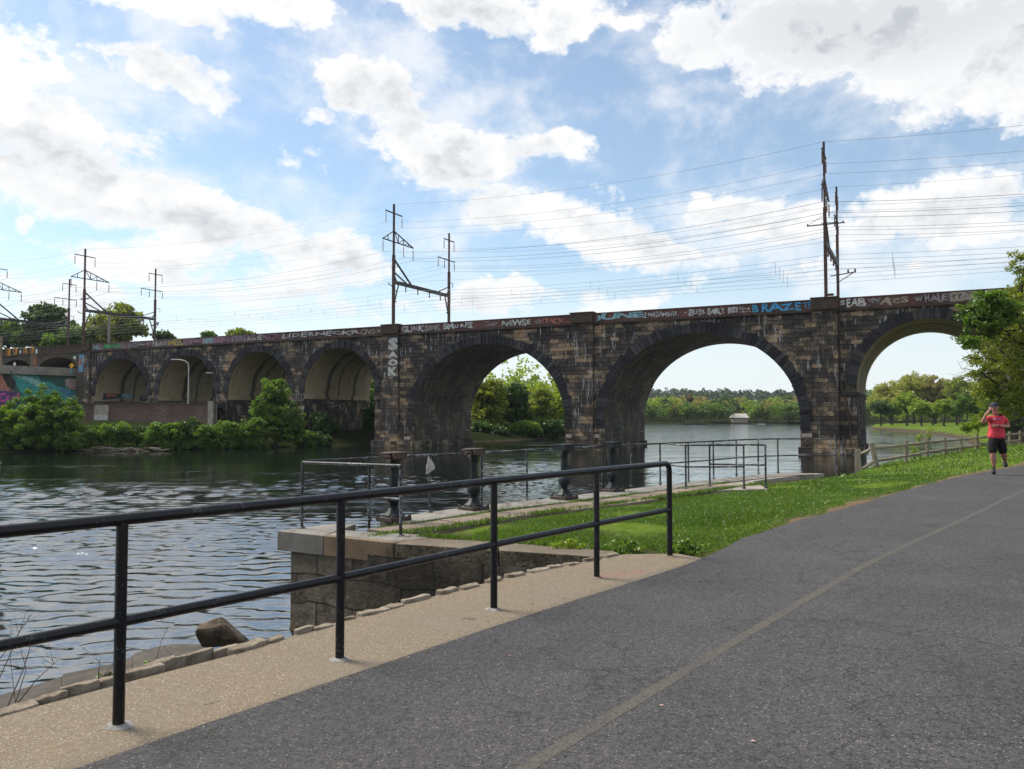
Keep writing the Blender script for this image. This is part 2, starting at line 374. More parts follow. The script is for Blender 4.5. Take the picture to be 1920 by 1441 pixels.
calmband = mth(t, 'MULTIPLY', mr(t, sy, 62, 71), mr(t, sx, -14, -24))      # sheltered strip under the left bank
stg = mth(t, 'MULTIPLY', mr(t, zone, .38, .6, .45, 1.0), mr(t, calmband, 0, 1, 1, .12)); stg = mth(t, 'MULTIPLY', stg, mr(t, sy, 72, 130, 1.0, 2.6))
n3 = noise(t, vmap(t, pos, sc=(.16,.42,1)), 1.0, 4, .6, .5); gl_ = mth(t, 'MULTIPLY', mr(t, n3, .46, .66, .22, 1.15), 1.0)
hsum = mth(t, 'MULTIPLY', mth(t, 'ADD', mth(t, 'MULTIPLY', n1, 1.0), mth(t, 'MULTIPLY', n2, .35)), gl_)
nb = nd(t, 'Bump', None, Strength=mth(t, 'MULTIPLY', stg, .26), Distance=.10, Height=hsum).outputs[0]
setp(t, b, Base_Color=(.004,.007,.006), Roughness=.06, IOR=4.2, Normal=nb)
I = np.arange(WX.size).reshape(WX.shape); F = np.stack([I[:-1,:-1], I[:-1,1:], I[1:,1:], I[1:,:-1]], -1).reshape(-1, 4)
water = link('river_water', np_mesh('river_water', np.stack([WX, WY, wh], -1), F, mw, smooth=True)); water.location.z = WZ; tag(water, kind='structure')

# ---------------------------------------------------------------- path and concrete strip
def offset(P, d):
    out = []
    for i in range(len(P)):
        a = Vector(P[max(i-1, 0)][:2]); b_ = Vector(P[min(i+1, len(P)-1)][:2]); u_ = (b_-a).normalized(); n_ = Vector((u_.y, -u_.x))
        out.append((P[i][0]+n_.x*d, P[i][1]+n_.y*d))
    return out
def resample(P, s):
    out = []
    for a, b_ in zip(P[:-1], P[1:]):
        a = np.array(a[:2], float); b_ = np.array(b_[:2], float); L = np.hypot(*(b_-a)); n = max(1, int(L/s))
        for k in range(n): out.append(tuple(a+(b_-a)*k/n))
    out.append(tuple(P[-1][:2])); return out
def catmull(P, n=6):
    P = [Vector(p) for p in P]; out = []
    for i in range(len(P)-1):
        p0 = P[max(i-1, 0)]; p1 = P[i]; p2 = P[i+1]; p3 = P[min(i+2, len(P)-1)]
        for k in range(n):
            s_ = k/n; out.append(.5*((2*p1)+(-p0+p2)*s_+(2*p0-5*p1+4*p2-p3)*s_*s_+(-p0+3*p1-3*p2+p3)*s_**3))
    out.append(P[-1]); return out
def ribbon(name, L, Rr, z, mat):
    V = []; F = []; uv = []
    s_ = 0
    for i, (a, b_) in enumerate(zip(L, Rr)):
        V += [(a[0], a[1], z), (b_[0], b_[1], z)]
        if i:
            j = 2*i; F.append((j-2, j-1, j+1, j))
    me = np_mesh(name, V, F, mat); return link(name, me)
ma, t, b = new_mat('asphalt')
pos = coord(t, 'Object')
n_f = noise(t, pos, 170, 3, .7); n_m = noise(t, pos, 22, 5, .7); n_l = noise(t, pos, .8, 5, .6)
vor = nd(t, 'TexVoronoi', None, Vector=pos, Scale=120.0)
vc = sep(t, vor.outputs[1])[0]
ag = mix(t, mr(t, vc, .1, .9), (.0135,.0131,.0138), (.063,.0605,.062)); ag = mix(t, mr(t, vc, .965, .975, smooth=False), ag, (.17,.16,.155))
stn = noise(t, vmap(t, pos, rot=(0,0,R(-40)), sc=(1,.3,1)), .9, 5, .65)
ac = mix(t, mr(t, n_l, .25, .75), (.72,.72,.75), (1.2,1.18,1.16)); ac = mix(t, mr(t, stn, .56, .70, 0, .45), ac, (.55,.55,.56)); ac = mix(t, mr(t, nd(t, 'VectorMath', dict(operation='LENGTH'), i0=vmap(t, pos, (2.55,3.0,0), (0,0,0), (.55,.8,1), 'TEXTURE')).outputs[1], 1.0, .3), ac, (.6,.58,.57)); ac = mix(t, 1.0, ag, ac, 'MULTIPLY')
ac = mix(t, mr(t, n_m, .40, .62, .0, .35), ac, (.085,.08,.08))
crk = nd(t, 'TexVoronoi', dict(feature='DISTANCE_TO_EDGE'), Vector=nd(t, 'VectorMath', dict(operation='ADD'), i0=pos, i1=nd(t, 'VectorMath', dict(operation='SCALE'), i0=noise(t, pos, 3, 5, .7, 0, 1), Scale=.35).outputs[0]).outputs[0], Scale=2.3).outputs[0]
crk = mth(t, 'MULTIPLY', mr(t, crk, .018, .004), mr(t, noise(t, pos, .55, 3), .46, .56))
ac = mix(t, mth(t, 'MULTIPLY', crk, .8), ac, (.018,.018,.018))
setp(t, b, Base_Color=ac, Roughness=.78, Specular_IOR_Level=.35, Normal=bump(t, mth(t, 'ADD', mth(t, 'SUBTRACT', vc, mth(t, 'MULTIPLY', crk, 3)), n_m), .6, .004))
PS = resample([tuple(p) for p in PATH], .5)
for _ in range(3): PS = [PS[0]]+[((a[0]+2*b_[0]+c_[0])/4, (a[1]+2*b_[1]+c_[1])/4) for a, b_, c_ in zip(PS[:-2], PS[1:-1], PS[2:])]+[PS[-1]]
wob = [(.018*math.sin(i*1.7)+.014*math.sin(i*3.1)) if p[1] > 9 else 0 for i, p in enumerate(PS)]
PL = [(p[0]+w_*.7, p[1]-w_*.7) for p, w_ in zip(PS, wob)]
path = ribbon('path', PL, offset(PS, 4.7), .006, ma); tag(path, kind='structure')
# worn yellow centre line
CL = [G(x, y) for x, y in ((700,1640),(987,1441),(1136,1349),(1346,1222),(1523,1117),(1655,1043),(1836,959),(1920,919))]+[Vector((15.1,21.6,0)),Vector((22,28.5,0)),Vector((32,39,0)),Vector((58,62,0))]
CLc = catmull(CL, 10); CLc = [(p.x, p.y) for p in CLc]
my, t, b = new_mat('worn_yellow_paint'); pos = coord(t, 'Object')
vor = nd(t, 'TexVoronoi', None, Vector=pos, Scale=120.0); vc = sep(t, vor.outputs[1])[0]
wear = mth(t, 'ADD', noise(t, pos, 60, 4, .7), mth(t, 'MULTIPLY', noise(t, pos, 3, 3), .5))
yc = mix(t, mr(t, wear, .56, .88), mix(t, vc, (.0135,.0131,.0138), (.064,.0615,.062)), mix(t, vc, (.034,.030,.024), (.098,.085,.064)))
setp(t, b, Base_Color=yc, Roughness=.8)
cline = ribbon('centre_line', offset(CLc, -.040), offset(CLc, .040), .0073, my); tag(cline, kind='structure')

# concrete strip (exposed aggregate), between path and river edge
SE = [(-60.3,-70),(-12.3,-9),(-5.9,.25)]+[(G(x,y).x, G(x,y).y) for x,y in ((45,1330),(260,1272),(480,1215),(590,1176),(740,1138),(840,1109),(1000,1070),(1100,1051),(1165,1038))]
mc, t, b = new_mat('aggregate_concrete'); pos = coord(t, 'Object')
vor = nd(t, 'TexVoronoi', None, Vector=pos, Scale=150.0); vc = sep(t, vor.outputs[1])[0]
lg = noise(t, pos, 1.1, 5, .6); md = noise(t, pos, 9, 5, .65)
cc = mix(t, vc, (.105,.080,.055), (.235,.185,.128)); cc = mix(t, mr(t, vc, .94, .96, smooth=False), cc, (.34,.31,.26))
cc = mix(t, mr(t, lg, .35, .7, 0, .5), cc, (.15,.13,.105)); cc = mix(t, mr(t, md, .55, .8, 0, .6), cc, (.11,.09,.07))
pk = vmap(t, pos, (1.12, 8.05, 0), (0,0,R(35)), (.42,.13,1), 'TEXTURE')
pk = mth(t, 'MULTIPLY', mr(t, nd(t, 'VectorMath', dict(operation='LENGTH'), i0=pk).outputs[1], .4, 1.1, 1, 0), mr(t, noise(t, vmap(t, pos, rot=(0,0,R(-40)), sc=(1,4,1)), 7, 3), .48, .6))
cc = mix(t, mth(t, 'MULTIPLY', pk, .55), cc, (.30,.05,.08))
setp(t, b, Base_Color=cc, Roughness=.85, Specular_IOR_Level=.25, Normal=bump(t, mth(t, 'ADD', vc, md), .5, .005))
strip_poly_L = SE; 
pr = [p for p in PS if p[1] < 9.3]
mbs = MB()
poly = [p for p in SE]+[(1.9,9.25),(2.35,9.2)]+[(p[0]+.12*.7, p[1]-.12) for p in PS if p[1] < 9.3][::-1]
def arc_param(P, n):
    P = [Vector((p[0], p[1])) for p in P]; L = [0]
    for a_, b_ in zip(P[:-1], P[1:]): L.append(L[-1]+(b_-a_).length)
    out = []; k = 0
    for i in range(n):
        d_ = L[-1]*i/(n-1)
        while k < len(P)-2 and L[k+1] < d_: k += 1
        out.append(P[k].lerp(P[k+1], min(1, (d_-L[k])/max(1e-9, L[k+1]-L[k]))))
    return out
A1 = [p for p in SE if p[1] > -1]+[(1.9,9.25)]; Bp = [(p[0]+.09, p[1]-.09) for p in PS if -1 < p[1] < 9.3]
strip = ribbon('pavement', arc_param(A1, 60), arc_param(Bp, 60), 0.0, mc); tag(strip, kind='structure')

# ---------------------------------------------------------------- masonry materials
def stone_block_mat(name, bw, bh, cols, mortar, bmp=.8, warp=.03, stain=.6, uv=True, streaks=0.0, gain=1.0):
    m, t, b = new_mat(name); v = coord(t, 'UV') if uv else coord(t, 'Object')
    wv = nd(t, 'VectorMath', dict(operation='SCALE'), i0=nd(t, 'VectorMath', dict(operation='SUBTRACT'), i0=noise(t, v, 1.7, 3, .5, 0, 1), i1=(.5,.5,.5)).outputs[0], Scale=warp*2).outputs[0]
    vv = nd(t, 'VectorMath', dict(operation='ADD'), i0=v, i1=wv).outputs[0]
    br = nd(t, 'TexBrick', dict(offset=.5, squash=1.45, squash_frequency=3, offset_frequency=2), Vector=vv, Color1=(0,0,0,1), Color2=(1,1,1,1), Mortar=(.5,.5,.5,1), Scale=1.0, Mortar_Size=.012, Mortar_Smooth=.3, Bias=0.0, Brick_Width=bw, Row_Height=bh)
    rnd = sep(t, br.outputs[0])[0]; mort = br.outputs[1]
    f1 = noise(t, v, 5, 6, .72); f2 = noise(t, v, .42, 4, .6)
    k = mth(t, 'ADD', mth(t, 'ADD', mth(t, 'MULTIPLY', rnd, .50), mth(t, 'MULTIPLY_ADD', mth(t, 'SUBTRACT', f2, .5), 1.7, .38)), mth(t, 'MULTIPLY', mth(t, 'SUBTRACT', f1, .5), .75))
    c = ramp(t, mth(t, 'MULTIPLY', k, 1/1.25), [(p_, tuple(min(.6, x_*gain) for x_ in q_)) for p_, q_ in cols])
    c = mix(t, mr(t, noise(t, v, 2.2, 6, .7), .45, .75, 0, stain), c, tuple(x*.35 for x in cols[0][1]))
    c = mix(t, mth(t, 'MULTIPLY', mort, .85), c, mortar)
    if streaks:
        st = noise(t, vmap(t, v, sc=(3.2,.30,1)), 1.0, 5, .7); st2 = noise(t, vmap(t, v, sc=(9,1.1,1)), 1.0, 3, .6); zn = noise(t, v, .22, 3, .6)
        s_ = mth(t, 'MULTIPLY', mth(t, 'MULTIPLY', mr(t, st, .53, .60), mr(t, st2, .46, .56)), mr(t, zn, .40, .54))
        c = mix(t, mth(t, 'MULTIPLY', s_, streaks), c, (.52,.54,.57))
        sp_ = mth(t, 'MULTIPLY', mr(t, noise(t, vmap(t, v, sc=(1.6,2.4,1)), 2.6, 5, .75), .60, .70), mr(t, noise(t, v, .3, 3, .5), .46, .60)); c = mix(t, mth(t, 'MULTIPLY', sp_, .7), c, (.33,.31,.29))
    hgt = mth(t, 'SUBTRACT', mth(t, 'ADD', mth(t, 'MULTIPLY', f1, .8), mth(t, 'MULTIPLY', rnd, .6)), mth(t, 'MULTIPLY', mort, 1.6))
    setp(t, b, Base_Color=c, Roughness=.85, Specular_IOR_Level=.25, Normal=bump(t, hgt, bmp, .09))
    return m
M = {}
M['wallstone'] = stone_block_mat('viaduct_stone', .92, .40, [(0,(.016,.014,.014)),(.44,(.038,.033,.031)),(.58,(.072,.058,.049)),(.67,(.15,.115,.078)),(.82,(.29,.21,.13)),(1,(.28,.13,.06))], (.010,.010,.011), 1.3, .09, .75, True, .95, 1.45)
M['pierstone'] = stone_block_mat('pier_stone', .90, .40, [(0,(.017,.015,.014)),(.44,(.043,.036,.032)),(.58,(.092,.070,.052)),(.69,(.19,.14,.09)),(.84,(.32,.225,.13)),(1,(.30,.15,.08))], (.010,.010,.011), 1.3, .09, .75, True, .7, 1.45)
M['soffitstone'] = stone_block_mat('soffit_stone', 1.1, .42, [(0,(.045,.040,.036)),(.5,(.11,.092,.072)),(.7,(.19,.155,.11)),(1,(.28,.22,.15))], (.02,.018,.016), .7, .05, .6, True, .5)
M['quaystone'] = stone_block_mat('quay_stone', .62, .34, [(0,(.045,.040,.030)),(.4,(.085,.07,.05)),(.6,(.14,.115,.08)),(.8,(.17,.15,.12)),(1,(.22,.16,.09))], (.018,.016,.013), .9, .10, .75)
M['brick'] = stone_block_mat('brick_wall', .42, .16, [(0,(.075,.045,.038)),(.5,(.11,.07,.058)),(.8,(.16,.11,.09)),(1,(.22,.18,.15))], (.07,.06,.055), .6, .01, .4)
M['oldbrick'] = stone_block_mat('old_brick', .5, .18, [(0,(.05,.045,.035)),(.5,(.085,.075,.055)),(.8,(.12,.10,.075)),(1,(.15,.12,.09))], (.04,.036,.03), .6, .01, .5)
def conc_mat(name, a, b_, sc=.8, dark=(.03,.028,.025), amt=.5, uv=False, seams=None):
    m, t, b = new_mat(name); v = coord(t, 'UV' if uv else 'Object')
    f = noise(t, v, sc, 6, .65); g = noise(t, v, sc*14, 5, .7)
    c = mix(t, mr(t, f, .3, .7), a, b_); c = mix(t, mr(t, g, .35, .8, 0, .3), c, tuple(x*.6 for x in a))
    st = noise(t, vmap(t, v, sc=(2.6,.25,1) if not uv else (.18,1.9,1)), 1.3, 5, .65)
    c = mix(t, mr(t, st, .52, .70, 0, amt), c, dark)
    if seams:
        vx, vy, vz = sep(t, v); wob = mth(t, 'MULTIPLY', mth(t, 'SUBTRACT', noise(t, v, .35, 3), .5), 1.1)
        for s_, wd in seams:
            d = mth(t, 'ABSOLUTE', mth(t, 'SUBTRACT', mth(t, 'ADD', vy, wob), s_))
            c = mix(t, mr(t, d, wd, wd*.35, 0, .85), c, dark)
        sm = mth(t, 'PINGPONG', vx, .55)
        c = mix(t, mr(t, sm, .02, .0, 0, .25), c, dark)
    setp(t, b, Base_Color=c, Roughness=.85, Specular_IOR_Level=.2, Normal=bump(t, g, .4, .02))
    return m
M['lining'] = conc_mat('concrete_lining', (.31,.25,.155), (.46,.38,.245), .35, (.035,.03,.026), .75, True, [(4.1,.5),(6.2,.2),(9.2,.35)])
M['concrete'] = conc_mat('weathered_concrete', (.22,.20,.17), (.33,.30,.26), .9, (.10,.09,.075), .6)
M['granite'] = conc_mat('granite_coping', (.155,.142,.125), (.25,.235,.215), 1.8, (.07,.058,.045), .75)
M['brownslab'] = conc_mat('brown_slab', (.16,.125,.10), (.24,.19,.15), 1.4, (.10,.08,.06), .5)
mcap_, t, b = new_mat('pebbled_cap'); v = coord(t); vo = nd(t, 'TexVoronoi', None, Vector=v, Scale=38.0); pc_ = sep(t, vo.outputs[1])[0]; f = noise(t, v, 1.6, 6, .7)
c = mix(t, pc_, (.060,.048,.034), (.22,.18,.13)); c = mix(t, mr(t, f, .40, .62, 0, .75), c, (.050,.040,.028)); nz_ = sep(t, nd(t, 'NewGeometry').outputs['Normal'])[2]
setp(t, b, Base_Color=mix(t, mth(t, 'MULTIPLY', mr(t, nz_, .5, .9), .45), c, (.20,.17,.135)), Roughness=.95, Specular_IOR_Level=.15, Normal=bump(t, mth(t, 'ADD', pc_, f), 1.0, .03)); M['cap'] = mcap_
# ================================================================ stone viaduct
O2 = Vector((27.2125, 68.7731, 0)); U = Vector((.89135874, -.45329857, 0)); Vv = Vector((.45329857, .89135874, 0))
def B(u, v, z): return O2+U*u+Vv*v+Vector((0,0,z))
BANG = math.atan2(U.y, U.x)
WID = 12.7; TOPW = 10.52; TOP = 11.62; BOT = WZ-1.0
def pix_u(px, py, v=0.0):       # pixel -> (u,z) on plane v
    r = ray(px, py); o = O2+Vv*v
    # o + U*s = r*t
    det = U.x*(-r.y)+r.x*U.y
    s = ((-o.x)*(-r.y)-(-r.x)*(-o.y))/det; tt = (U.x*(-o.y)-U.y*(-o.x))/det
    return s, CZ+r.z*tt
viaduct = empty('stone_viaduct', B(-40, 0, BOT)); tag(viaduct, 'long dark stone arched railway viaduct crossing the river, graffiti on its parapet', 'viaduct')
VINV = Matrix.Translation(-viaduct.location)
def vb(mb, name, mats, parent=viaduct, **k):
    par = parent; off = viaduct.location
    mb.v = [tuple(Vector(p)-off) for p in mb.v]
    return mb.build(name, mats, par, **k)
ARCH = [ # uc, a, z0, b, kind
 (-90.9,5.4,4.2,5.2,'land'),(-78.15,5.2,4.2,5.2,'land'),(-65.65,5.05,4.2,5.2,'land'),(-53.1,5.15,4.2,5.2,'land'),
 (-33.65,9.05,1.25,7.85,'river'),(-11.35,9.03,1.25,7.95,'river'),(7.8,5.55,3.95,5.55,'conc'),(22.6,5.55,3.95,5.55,'conc')]
UL, UR = -98.6, 60.0
def curve(a, n=40):
    uc, ha, z0, bb, _ = a
    pts = [(uc-ha, BOT)]
    pts += [(uc-ha*math.cos(math.pi*i/n), z0+bb*math.sin(math.pi*i/n)) for i in range(n+1)]
    pts += [(uc+ha, BOT)]
    return pts
for face_v, vs_ in ((0.0, 1), (WID, -1)):
    mb = MB(); edges = [UL]
    def quad(u0, z0, u1, z1, u2, z2, u3, z3, m):
        mb.m = m; q = [B(u0, face_v, z0), B(u1, face_v, z1), B(u2, face_v, z2), B(u3, face_v, z3)]
        mb.add(q if vs_ > 0 else q[::-1], [(0,1,2,3)], [[(a_, b_) for a_, b_ in ((u0,z0),(u1,z1),(u2,z2),(u3,z3))][::(1 if vs_ > 0 else -1)]])
    prev = UL
    for a in ARCH+[None]:
        nxt = a[0]-a[1] if a else UR
        mi = 1 if (prev > -48.5 and prev < -20) or (a and a[4] == 'river') or abs(prev+2.3) < 1 else 0
        for zz0, zz1 in ((BOT, 4.0), (4.0, 8.0), (8.0, TOPW)):
            quad(prev, zz0, nxt, zz0, nxt, zz1, prev, zz1, 1 if (prev > -50 and zz0 < 8 and prev < 2) else 0)
        if a is None: break
        c = curve(a)[1:-1]
        for (p, q) in zip(c[:-1], c[1:]): quad(p[0], p[1], q[0], q[1], q[0], TOPW, p[0], TOPW, 0)
        prev = a[0]+a[1]
    vb(mb, 'spandrel_wall', [M['wallstone'], M['pierstone']])
# soffits
for a in ARCH:
    mb = MB(); c = curve(a); s_ = 0.0
    for p, q in zip(c[:-1], c[1:]):
        L = math.hypot(q[0]-p[0], q[1]-p[1])
        lined = a[4] != 'river' and max(p[1], q[1]) > 3.6 and min(p[1], q[1]) >= BOT+2
        if a[4] != 'river' and p[0] == q[0] and min(p[1], q[1]) < 0:   # split jamb at impost level
            lo, hi = min(p[1], q[1]), max(p[1], q[1]); up = q[1] > p[1]
            for z0_, z1_, m_ in ((lo, 3.5, 1), (3.5, hi, 2)):
                A, Bq = (z0_, z1_) if up else (z1_, z0_)
                mb.m = m_; mb.add([B(p[0], 0, A), B(p[0], WID, A), B(p[0], WID, Bq), B(p[0], 0, Bq)], [(0,3,2,1)], [[(s_+A, 0), (s_+Bq, 0), (s_+Bq, WID), (s_+A, WID)]])
        else:
            mb.m = 2 if a[4] != 'river' else 0
            mb.add([B(p[0], 0, p[1]), B(p[0], WID, p[1]), B(q[0], WID, q[1]), B(q[0], 0, q[1])], [(0,3,2,1)], [[(s_, 0), (s_+L, 0), (s_+L, WID), (s_, WID)]])
        s_ += L
    vb(mb, 'arch_barrel', [M['soffitstone'], M['pierstone'], M['lining']])
# voussoir rings as separate wedge stones
mvous, t, b = new_mat('voussoir_stone'); g = nd(t, 'NewGeometry').outputs['Random Per Island']; v = coord(t, 'Object')
c = ramp(t, g, [(0,(.018,.018,.021)),(.5,(.032,.032,.037)),(.9,(.050,.050,.056)),(1,(.075,.07,.065))])
c = mix(t, mr(t, noise(t, v, 3, 5, .7), .5, .72, 0, .5), c, (.012,.012,.014)); setp(t, b, Base_Color=c, Roughness=.85, Specular_IOR_Level=.2, Normal=bump(t, noise(t, v, 9, 5, .7), .8, .04))
for a in ARCH:
    uc, ha, z0, bb, kind = a; mb = MB(); th = .95 if kind == 'river' else .85
    nst = 66 if kind == 'river' else 44
    ang0 = R(-6 if kind == 'river' else 2)
    ks = [ang0+(math.pi-2*ang0)*i/nst for i in range(nst+1)]
    for a0, a1 in zip(ks[:-1], ks[1:]):
        g_ = .06*(a1-a0); A0, A1 = a0+g_, a1-g_; t_ = th*random.uniform(.86, 1.1); pr_ = random.uniform(.06, .13)
        pts = []
        for vv in (-pr_, .25):
            for (aa, r_) in ((A0, 0.012), (A1, 0.012), (A1, t_), (A0, t_)):
                # normal offset on the ellipse
                nx_, nz_ = math.cos(aa)/ha, math.sin(aa)/bb; nl = math.hypot(nx_, nz_)
                pts.append(B(uc-(ha*math.cos(aa)+r_*nx_/nl), vv, z0+bb*math.sin(aa)+r_*nz_/nl))
        mb.hexa([pts[4], pts[0], pts[1], pts[5], pts[7], pts[3], pts[2], pts[6]])
    vb(mb, 'arch_ring', mvous)
# pilasters on piers with parapet blocks, imposts, plinths
mpar, t, b = new_mat('rusty_parapet_paint'); v = coord(t, 'Object')
f = noise(t, v, .6, 5, .65); f2 = noise(t, v, 5, 5, .7); st = noise(t, vmap(t, v, sc=(2,2,.25)), 1.6, 5, .7)
px_ = sep(t, v)[0]
c = mix(t, mr(t, f, .35, .65), (.075,.028,.024), (.125,.052,.045)); c = mix(t, mr(t, f2, .5, .75, 0, .6), c, (.045,.035,.035)); c = mix(t, mr(t, st, .56, .7, 0, .55), c, (.20,.13,.12))
pale = mth(t, 'MULTIPLY', mr(t, px_, -12, -24), mr(t, noise(t, vmap(t, v, sc=(.5,.5,.3)), .6, 2), .42, .55)); c = mix(t, mth(t, 'MULTIPLY', pale, .6), c, (.24,.19,.21))
setp(t, b, Base_Color=c, Roughness=.75, Normal=bump(t, f2, .4, .01))
M['cappier'] = conc_mat('brown_cap_stone', (.05,.038,.032), (.09,.065,.05), 1.2, (.02,.018,.017), .6)
def vbox(mb, u0, u1, v0, v1, z0, z1, uv=False):
    P = [B(u0, v0, z0), B(u1, v0, z0), B(u1, v1, z0), B(u0, v1, z0), B(u0, v0, z1), B(u1, v0, z1), B(u1, v1, z1), B(u0, v1, z1)]
    fs = [(3,2,1,0),(4,5,6,7),(0,1,5,4),(1,2,6,5),(2,3,7,6),(3,0,4,7)]
    us = [[(0,0)]*4, [(u0,v0),(u1,v0),(u1,v1),(u0,v1)], [(u0,z0),(u1,z0),(u1,z1),(u0,z1)], [(v0,z0),(v1,z0),(v1,z1),(v0,z1)], [(u1,z0),(u0,z0),(u0,z1),(u1,z1)], [(v1,z0),(v0,z0),(v0,z1),(v1,z1)]]
    mb.add(P, fs, us)
PIL = [(-46.75,-44.6),(-23.75,-21.5),(-1.2,.85),(14.0,16.2),(-98.6,-97.2)]
for i, (u0, u1) in enumerate(PIL):
    mb = MB(); vbox(mb, u0, u1, -.28, .1, BOT, TOPW-.002)
    vb(mb, 'pilaster', M['pierstone'] if i < 3 else M['wallstone'])
    mb = MB(); vbox(mb, u0-.08, u1+.08, -.50, .35, TOP-.95, TOP+.02); vbox(mb, u0-.14, u1+.14, -.56, .40, TOP+.02, TOP+.13)
    vb(mb, 'parapet_block', M['cappier'], bevel=.03)
# plinth courses at the water, stepped out, following the pier plan
for (u0, u1) in ((-47.95,-42.7),(-24.6,-20.38),(-2.32,2.25),(13.35,17.05)):
    mb = MB(); e = .16
    vbox(mb, u0-e, u1+e, -.45, WID+.45, BOT-.3, WZ+.62); 
    vb(mb, 'plinth', M['pierstone'], bevel=.04)
# impost mouldings on the land and park piers
for a in ARCH:
    if a[4] == 'river': continue
    for sgn in (-1, 1):
        ue = a[0]+sgn*a[1]; mb = MB(); u0, u1 = sorted((ue-sgn*.09, ue+sgn*1.0))
        vbox(mb, u0, u1, -.13, WID+.1, 3.38, 3.66); vb(mb, 'impost', M['wallstone'], bevel=.03)
# string course, deck, parapets
for nm, v0, v1, z0, z1, mt in (('string_course', -.26, .3, TOPW, TOPW+.20, M['cappier']), ('string_course', WID-.3, WID+.26, TOPW, TOPW+.20, M['cappier']), ('deck', .3, WID-.3, TOPW-.3, TOPW+.12, M['concrete']),
                          ('parapet', -.10, .18, TOPW+.20, TOP-.07, mpar), ('parapet', WID-.18, WID+.10, TOPW+.20, TOP-.07, mpar), ('parapet_rail', -.17, .24, TOP-.07, TOP, mpar), ('parapet_rail', WID-.24, WID+.17, TOP-.07, TOP, mpar)):
    mb = MB(); vbox(mb, UL, UR, v0, v1, z0, z1); vb(mb, nm, mt)
# downpipe and small plaques
mb = MB(); mb.tube([B(.95,-.12,9.9), B(.95,-.12,4.2), B(1.5,-.12,2.6), B(1.7,-.12,.4), B(1.7,-.2,WZ)], .07, 8); vb(mb, 'drain_pipe', M['cappier'], smooth=True)
M['plaque'] = plain('pale_plaque', (.42,.34,.28), .7, nscale=3)
for (px, py) in ((1066,816),(1116,816),(1513,815),(763,820)):
    u_, z_ = pix_u(px, py, -.05); wq = .42 if px != 1066 else .3
    mb = MB(); vbox(mb, u_-wq, u_+wq, -.32, -.2, z_-.16, z_+.16)
    # pilasters stand at -.28, plain piers at 0
    on = any(a_-.1 < u_ < b_+.1 for a_, b_ in PIL)
    if not on: mb = MB(); vbox(mb, u_-wq, u_+wq, -.03, .05, z_-.16, z_+.16)
    vb(mb, 'plaque', M['plaque'])
# ---- graffiti: flat lettering on the parapet
def flat(name, col, rough=.7, wear=.7):
    m, t, b = new_mat(name); v = coord(t, 'Object'); n_ = noise(t, v, 3.2, 6, .75)
    setp(t, b, Base_Color=mix(t, mr(t, n_, .44, .62, 0, wear), col, tuple(x*.3+y*.25 for x, y in zip(col, (.12,.06,.05)))), Roughness=rough); return m
GC = dict(w=flat('white_graffiti_paint', (.50,.50,.48)), g=flat('grey_graffiti_paint', (.27,.24,.26)), b=flat('blue_graffiti_paint', (.05,.32,.60)), lb=flat('pale_blue_graffiti_paint', (.24,.44,.50)),
          o=flat('orange_graffiti_paint', (.42,.14,.08)), y=flat('yellow_graffiti_paint', (.45,.38,.06)), gr=flat('green_graffiti_paint', (.05,.42,.12)), p=flat('pink_graffiti_paint', (.32,.16,.24)), t=flat('tan_graffiti_paint', (.34,.30,.22)), k=flat('black_graffiti_paint', (.012,.012,.014)))
def text_mesh(s, off=.02, sx=1.0):
    cu = bpy.data.curves.new('t', 'FONT'); cu.body = s; cu.size = 1; cu.offset = off; cu.resolution_u = 2; cu.space_character = 1.05
    o = bpy.data.objects.new('t', cu); COL.objects.link(o); bpy.context.view_layer.update()
    me = bpy.data.meshes.new_from_object(o); bpy.data.objects.remove(o)
    co = np.array([v_.co[:] for v_ in me.vertices]); mn = co.min(0); mx = co.max(0)
    return me, mn, mx
def put_text(s, origin, xdir, zdir, w_, h_, mat, name, parent, label=None, off=.03, jit=0.0):
    """lettering as one flat mesh; jit > 0 gives each letter its own hand-sprayed size, slant and baseline"""
    me, mn, mx = text_mesh(s, off); sx = w_/(mx[0]-mn[0]); sz = h_/(mx[1]-mn[1])
    comp = {}
    if jit:
        par_ = list(range(len(me.vertices)))
        def fd_(i):
            while par_[i] != i: par_[i] = par_[par_[i]]; i = par_[i]
            return i
        for e_ in me.edges: par_[fd_(e_.vertices[0])] = fd_(e_.vertices[1])
        for i in range(len(par_)): comp.setdefault(fd_(i), []).append(i)
    xf = [None]*len(me.vertices)
    for k_, ids in comp.items():
        cx = np.mean([me.vertices[i].co.x for i in ids]); cz = np.mean([me.vertices[i].co.y for i in ids])
        pr_ = (cx, cz, random.uniform(1-jit, 1+jit*1.2), random.uniform(1-jit*1.3, 1+jit*.8), random.gauss(0, jit*.35), random.gauss(0, jit*.10), random.gauss(0, jit*.25))
        for i in ids: xf[i] = pr_
    for i, v_ in enumerate(me.vertices):
        x_, z_ = v_.co.x, v_.co.y
        if xf[i]:
            cx, cz, a_, b_, ro, dz_, sh_ = xf[i]; dx_, dz2 = (x_-cx)*a_, (z_-cz)*b_
            x_ = cx+dx_-dz2*ro+dz2*sh_; z_ = cz+dz2+dx_*ro+dz_
            x_ += .03*math.sin(z_*9+cx*3)*jit*2; z_ += .03*math.sin(x_*7+cx)*jit*2
        p = Vector(origin)+Vector(xdir)*((x_-mn[0])*sx)+Vector(zdir)*min(h_*1.08, max(-.04, (z_-mn[1])*sz))
        v_.co = p-(parent.location if parent else Vector())
    me.materials.clear(); me.materials.append(mat); me.update()
    o = link(name, me, parent)
    if label: o['label'] = label
    return o
ZH = Vector((0,0,1))
